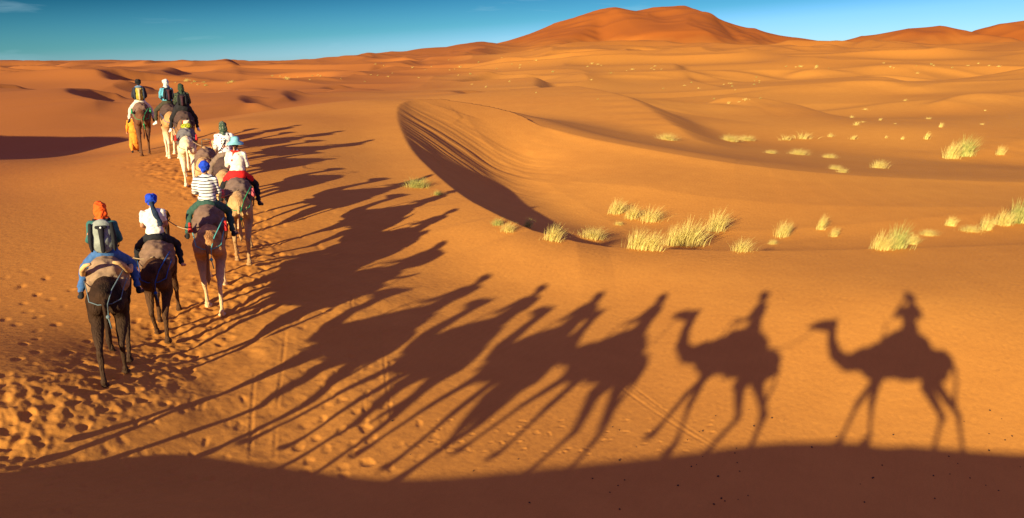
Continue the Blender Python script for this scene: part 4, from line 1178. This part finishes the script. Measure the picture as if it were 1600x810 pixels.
# ------------------------------------------------------------------ ropes between the camels
ROPE = cm("rope_hemp", .35, .25, .15)
def lead_rope(a, b, label):
    A, B = heads[a][0], heads[b][1]     # head of the follower, saddle of the one ahead
    pts = []
    for k in range(13):
        t = k / 12; p = A.lerp(B, t); p.z -= .45 * 4 * t * (1 - t) * min(1, (B - A).length / 3)
        pts.append(p)
    o = bpy.data.objects.new("lead_rope", None)
    bm = tube_bm([p - A for p in pts], .011, 6)
    o = bpy.data.objects.new("lead_rope", simple("lead_rope", bm, ROPE)); link(o); o.location = A
    o["label"] = label; o["category"] = "rope"; o["group"] = "lead ropes between the camels"
lead_rope('A', 'B', "thin rope from the photographer's camel to the red-brown camel ahead")
lead_rope('B', 'C', "thin rope from the red-brown camel to the golden camel ahead of it")
lead_rope('c1', 'c2', "thin rope from the black-brown camel's halter to the dark brown camel")
lead_rope('c2', 'c3', "thin rope from the dark brown camel's halter to the striped rider's camel")
lead_rope('c3', 'c4', "thin rope from the striped rider's camel to the golden tan camel")
lead_rope('ct', 'cw', "thin rope from the riderless tan camel to the cream camel")

# yellow-green bag on the cream camel's saddle
M = None
bx, by = at(298, 286)
Mw = camel_matrix(bx, by, -20)
o = bpy.data.objects.new("bag", blob("bag", [('e', (0, 0, .07), (.17, .12, .09)), ('e', (.06, .02, .10), (.10, .09, .07))], cloth_mat("bag_yellow_green", (.42, .45, .03), 'print', (.05, .08, .02)), .014, 2, .012, 12)); link(o)
o.matrix_world = Mw @ Matrix.Translation((0.02, -.05, 1.96 * .92 * 1.04))
o["label"] = "yellow and green bag lying on the cream camel's empty saddle"; o["category"] = "bag"

# the photographer's handheld camera, just behind the lens of this picture
Mc = Matrix.Translation((0, -.02, 0)) @ Matrix.Rotation(-PITCH, 4, 'X')
CAMB = cm("camera_black", .012, .012, .013, rough=.4)
e = bpy.data.objects.new("handheld_camera", None); link(e); e.matrix_world = Mc
e["label"] = "black handheld camera held up by the photographer"; e["category"] = "camera"
bm = bmesh.new(); bmesh.ops.create_cube(bm, size=1, matrix=Matrix.Translation((0, -.11, 0)) @ Matrix.Diagonal((.135, .055, .09, 1)))
bmesh.ops.create_cube(bm, size=1, matrix=Matrix.Translation((0, -.11, .055)) @ Matrix.Diagonal((.05, .05, .03, 1)))
bmesh.ops.bevel(bm, geom=bm.edges[:], offset=.008, segments=2, affect='EDGES')
part("camera_body", simple("camera_body", bm, CAMB, False), e)
bm = tube_bm([(0, -.085, 0), (0, -.03, 0), (0, -.012, 0)], [.034, .034, .037], 20)
part("lens", simple("lens", bm, CAMB), e)

# ------------------------------------------------------------------ desert grass
def grass_material(name, c1, c2):
    m, nt, b = new_mat(name)
    N = nt.nodes.new; L = nt.links.new
    b.inputs['Roughness'].default_value = .7; b.inputs['Specular IOR Level'].default_value = .2
    tc = N("ShaderNodeTexCoord"); n = N("ShaderNodeTexNoise"); n.inputs['Scale'].default_value = 7; L(tc.outputs['Object'], n.inputs['Vector'])
    r = N("ShaderNodeValToRGB"); r.color_ramp.elements[0].position = .35; r.color_ramp.elements[1].position = .62
    r.color_ramp.elements[0].color = (*c2, 1); r.color_ramp.elements[1].color = (*c1, 1); L(n.outputs['Fac'], r.inputs[0]); L(r.outputs[0], b.inputs['Base Color'])
    tr = N("ShaderNodeBsdfTranslucent"); L(r.outputs[0], tr.inputs['Color'])
    mx = N("ShaderNodeMixShader"); mx.inputs[0].default_value = .3
    L(b.outputs[0], mx.inputs[1]); L(tr.outputs[0], mx.inputs[2]); L(mx.outputs[0], nt.nodes['Material Output'].inputs['Surface'])
    return m
STRAW = grass_material("grass_straw", (.80, .66, .22), (.56, .48, .15))
GREENISH = grass_material("grass_greenish", (.62, .58, .18), (.28, .32, .09))
def tuft_mesh(seed, n, w=1.0, lean=.25, wid=.010):
    """unit tuft: height about 1, radius w/2; many thin arching blades from a tight base"""
    r = np.random.RandomState(seed)
    V = []; F = []
    for i in range(n):
        a = r.uniform(0, 2 * math.pi); rad = abs(r.normal(0, .20)) * w
        bx, by = rad * math.cos(a), rad * math.sin(a) * .7
        hh = r.uniform(.45, 1.05) * (1 - .35 * min(1, rad / (.5 * w)))
        out = r.uniform(.05, .55) * w * .6
        dx, dy = math.cos(a) * out + lean * r.uniform(.3, 1.3), math.sin(a) * out
        q = r.uniform(0, math.pi); wx, wy = math.cos(q) * wid * r.uniform(.6, 1.4), math.sin(q) * wid
        b = len(V)
        droop = r.uniform(.0, .7)
        for k, t in enumerate((0, .35, .7, 1.0)):
            x = bx + dx * t ** 1.6; y = by + dy * t ** 1.6; z = hh * (t - droop * t * t * .5) - (.03 if k == 0 else 0)
            f = 1 - t * .85
            V += [(x - wx * f, y - wy * f, z), (x + wx * f, y + wy * f, z)]
        for k in range(3): F.append((b + 2 * k, b + 2 * k + 1, b + 2 * k + 3, b + 2 * k + 2))
    me = bpy.data.meshes.new("grass_tuft"); me.from_pydata(V, [], F); me.update()
    return me
_big = {}
def place_tuft(px, py, hp, wp, label, group, green=False, far=False, k=[0]):
    h_ = hit(px, py)
    if not h_: return
    x, y, z = h_
    d = y * CP - z * SP
    hh = hp * 1.12 / 1280 * d; ww = wp / 1280 * d
    k[0] += 1
    lo = d > 75
    ar = round(min(3.0, max(.6, ww / hh)) * 2) / 2
    key = (k[0] % (4 if lo else 7), ar, green, lo)
    if key not in _big:
        me = tuft_mesh(key[0] * 7 + int(ar * 2), (110 if lo else int(330 * max(1, ar * .8))), ar, .28, .020 if lo else .0075)
        me.materials.append(GREENISH if green else STRAW); _big[key] = me
    o = bpy.data.objects.new("grass_tuft", _big[key]); link(o)
    o.location = (x, y, grid_z(x, y) - .01)
    o.scale = (hh, hh, hh); o.rotation_euler = (0, 0, random.uniform(-.5, .5))
    o["label"] = label; o["category"] = "grass tuft"
    if group: o["group"] = group
TU = [
 (650, 293, 18, 52, "wide green grass tuft on the slip face's upper lip, left of the shadow", True), (684, 305, 10, 24, "small green tuft just right of the wide one on the lip", True),
 (776, 352, 14, 24, "low tuft in the bowl's shadow, left of a close pair", True), (793, 362, 18, 32, "yellow-green tuft at the rim below the low shaded one", False),
 (824, 355, 16, 22, "dim green tuft half in the shadow on the rim", True), (862, 376, 30, 38, "upright yellow tuft at the end of the bowl's shadow", False),
 (924, 373, 22, 44, "bushy low tuft between the shadow and the dense clump", False), (962, 334, 28, 36, "feathery tuft leftmost of three leaning ones in the bright bowl", False),
 (986, 342, 26, 34, "middle one of three leaning tufts in the bright bowl", False), (1015, 346, 27, 38, "right-hand one of three leaning tufts in the bright bowl", False),
 (966, 352, 8, 18, "tiny pale tuft under the three leaning ones", False), (995, 389, 38, 44, "large dense yellow tuft on the rim, left part of the biggest clump", False),
 (1018, 391, 34, 46, "dense yellow tuft with bare roots in the middle of the biggest clump", False), (1052, 384, 36, 36, "dense tuft joining the clump's halves", False),
 (1075, 384, 52, 46, "tallest plume of the biggest clump, at its right end", False), (1117, 361, 38, 36, "airy tuft alone up-slope right of the biggest clump", False),
 (1158, 393, 24, 34, "short cone-shaped tuft on the rim right of the biggest clump", False), (1222, 370, 28, 26, "fan-shaped tuft alone in the middle of the bright bowl", False),
 (1206, 382, 10, 16, "tiny tuft below the fan-shaped one", False), (1281, 359, 26, 18, "narrow upright tuft right of the fan-shaped one", False),
 (1303, 370, 16, 22, "small tuft just below the narrow upright one", False), (1376, 390, 36, 40, "rounded tuft at the left of the rim thicket on the right", False),
 (1400, 388, 42, 48, "large round greenish tuft on the rim at right", True), (1424, 382, 20, 26, "pale short tuft right of the large greenish one", False),
 (1449, 368, 12, 34, "low flat tuft between the round and the corner clumps", False), (1484, 353, 18, 24, "small bright tuft on the sandy rise at right", False),
 (1515, 362, 12, 50, "low trailing grass along the sandy rise at right", False), (1540, 360, 26, 36, "bristly tuft on the rise left of the corner bush", False),
 (1566, 352, 30, 40, "bristly tuft against the corner bush", False), (1590, 348, 42, 50, "big leaning bush at the picture's right edge", True),
 (1486, 248, 30, 40, "left part of the large far bush on its own mound", False), (1505, 244, 36, 50, "right part of the large far bush on its own mound", True),
 (1562, 242, 16, 15, "small tuft right of the large far bush", False), (1042, 219, 13, 36, "rounded pale tuft just behind the bowl's crest", False),
 (1140, 221, 13, 34, "left half of the far straw-coloured row", False), (1166, 220, 10, 36, "right half of the far straw-coloured row", False),
 (1228, 219, 10, 34, "left tuft of the bright far streak", False), (1254, 217, 13, 38, "right tuft of the bright far streak", False),
 (1204, 240, 7, 46, "thin left end of the long pale streak of grass", False), (1248, 242, 11, 44, "thick right end of the long pale streak of grass", False),
 (1295, 247, 8, 30, "flat tuft right of the long pale streak", False), (1304, 265, 9, 24, "drooping tuft below the flat one on the far wall", False), (1316, 270, 8, 24, "last tuft down the far wall", False),
 (1373, 263, 15, 34, "pointed tuft on a little mound between the streaks and the far bush", False),
 (1447, 218, 14, 10, "slim tuft standing above the pointed one", False), (1333, 218, 8, 14, "tiny tuft on the slope up from the flat one", False),
 (1297, 214, 7, 10, "tiny tuft nearest the bright far streak", False), (1338, 196, 7, 16, "pale tuft high on the far slope", False), (1410, 218, 6, 8, "dot-like tuft left of the slim one", False), (1384, 216, 5, 6, "dot-like tuft left of another dot", False), (1470, 199, 9, 8, "lone dot of grass above the far bush", False),
]
for px, py, hp, wp, lb, gr in TU:
    place_tuft(px, py, hp, wp, lb, "grass tufts in the bowl and beyond", gr)
_g = np.random.RandomState(5)
def scatter(n, x0, x1, y0, y1, h0, h1, label):
    for i in range(n):
        px, py = _g.uniform(x0, x1), _g.uniform(y0, y1)
        hp = _g.uniform(h0, h1)
        place_tuft(px, py, hp, hp * _g.uniform(1.4, 3.2), label, label, _g.rand() < .2)
def cluster(n, cx, cy, sx, sy, h0, h1, label):
    for i in range(n):
        px, py = _g.normal(cx, sx), _g.normal(cy, sy)
        hp = _g.uniform(h0, h1) * _g.choice([.6, .8, 1, 1.3])
        if px < 1640: place_tuft(px, py, hp, hp * _g.uniform(1.2, 3.5), label, label, _g.rand() < .3)
cluster(12, 800, 100, 60, 5, 1.3, 2.6, "tiny pale tuft in the line under the great dune's left shoulder")
cluster(9, 690, 112, 35, 8, 1.5, 3.0, "tiny pale tuft left of the line under the great dune")
cluster(11, 960, 110, 55, 5, 1.4, 2.8, "tiny pale tuft in the hollow below the great dune's face")
cluster(9, 1150, 130, 30, 5, 1.8, 3.6, "tiny pale tuft in the patch below the great dune's right foot")
cluster(9, 1255, 106, 22, 3, 1.5, 3.0, "tiny pale tuft in the patch on the right shoulder's foot")
cluster(8, 1430, 108, 40, 6, 1.5, 3.0, "tiny pale tuft in the patch under the right-hand dunes")
cluster(5, 1550, 100, 30, 4, 1.5, 3.0, "tiny pale tuft at the far right foot of the skyline dunes")
cluster(7, 1155, 157, 12, 2.5, 2.4, 4.2, "small pale tuft in the tight group on the flats behind the bowl")
scatter(12, 720, 1200, 125, 160, 1.6, 3.2, "small pale tuft scattered on the flats behind the bowl")
scatter(9, 1330, 1560, 150, 200, 2.0, 4.5, "small pale tuft scattered on the right-hand slope")
cluster(10, 480, 124, 40, 6, 1.6, 3.6, "small dull tuft among the low dunes behind the far riders")
cluster(6, 590, 118, 25, 8, 1.8, 3.4, "small dull tuft on the slope left of the bowl's head")
cluster(10, 330, 133, 35, 4, 2.2, 4.0, "small dull scrub in the hollow beside the far riders")

# ------------------------------------------------------------------ camel droppings on the shaded sand
DUNG = cm("dung_dark", .045, .025, .018)
dm = blob("dropping", [('e', (0, 0, .012), (.020, .016, .014)), ('e', (.008, .004, .016), (.014, .014, .012))], DUNG, .005, 1, .003, 60)
for k in range(60):
    cx_, cy_ = _g.choice([960, 1130, 1260, 1400, 1540]), 0
    px, py = (_g.normal(cx_, 45), _g.uniform(650, 790)) if k % 3 else (_g.uniform(560, 1600), _g.uniform(640, 800))
    h_ = hit(px, py)
    if not h_: continue
    o = bpy.data.objects.new("dropping", dm); link(o)
    s_ = _g.uniform(.45, 1.0)
    o.location = (h_[0], h_[1], grid_z(h_[0], h_[1]) - .004); o.scale = (s_, s_, s_); o.rotation_euler = (0, 0, _g.uniform(0, 6))
    o["label"] = "small dark dropping lying on the foreground sand"; o["category"] = "dropping"; o["group"] = "dark droppings on the foreground sand"
bpy.data.scenes.remove(_bake)
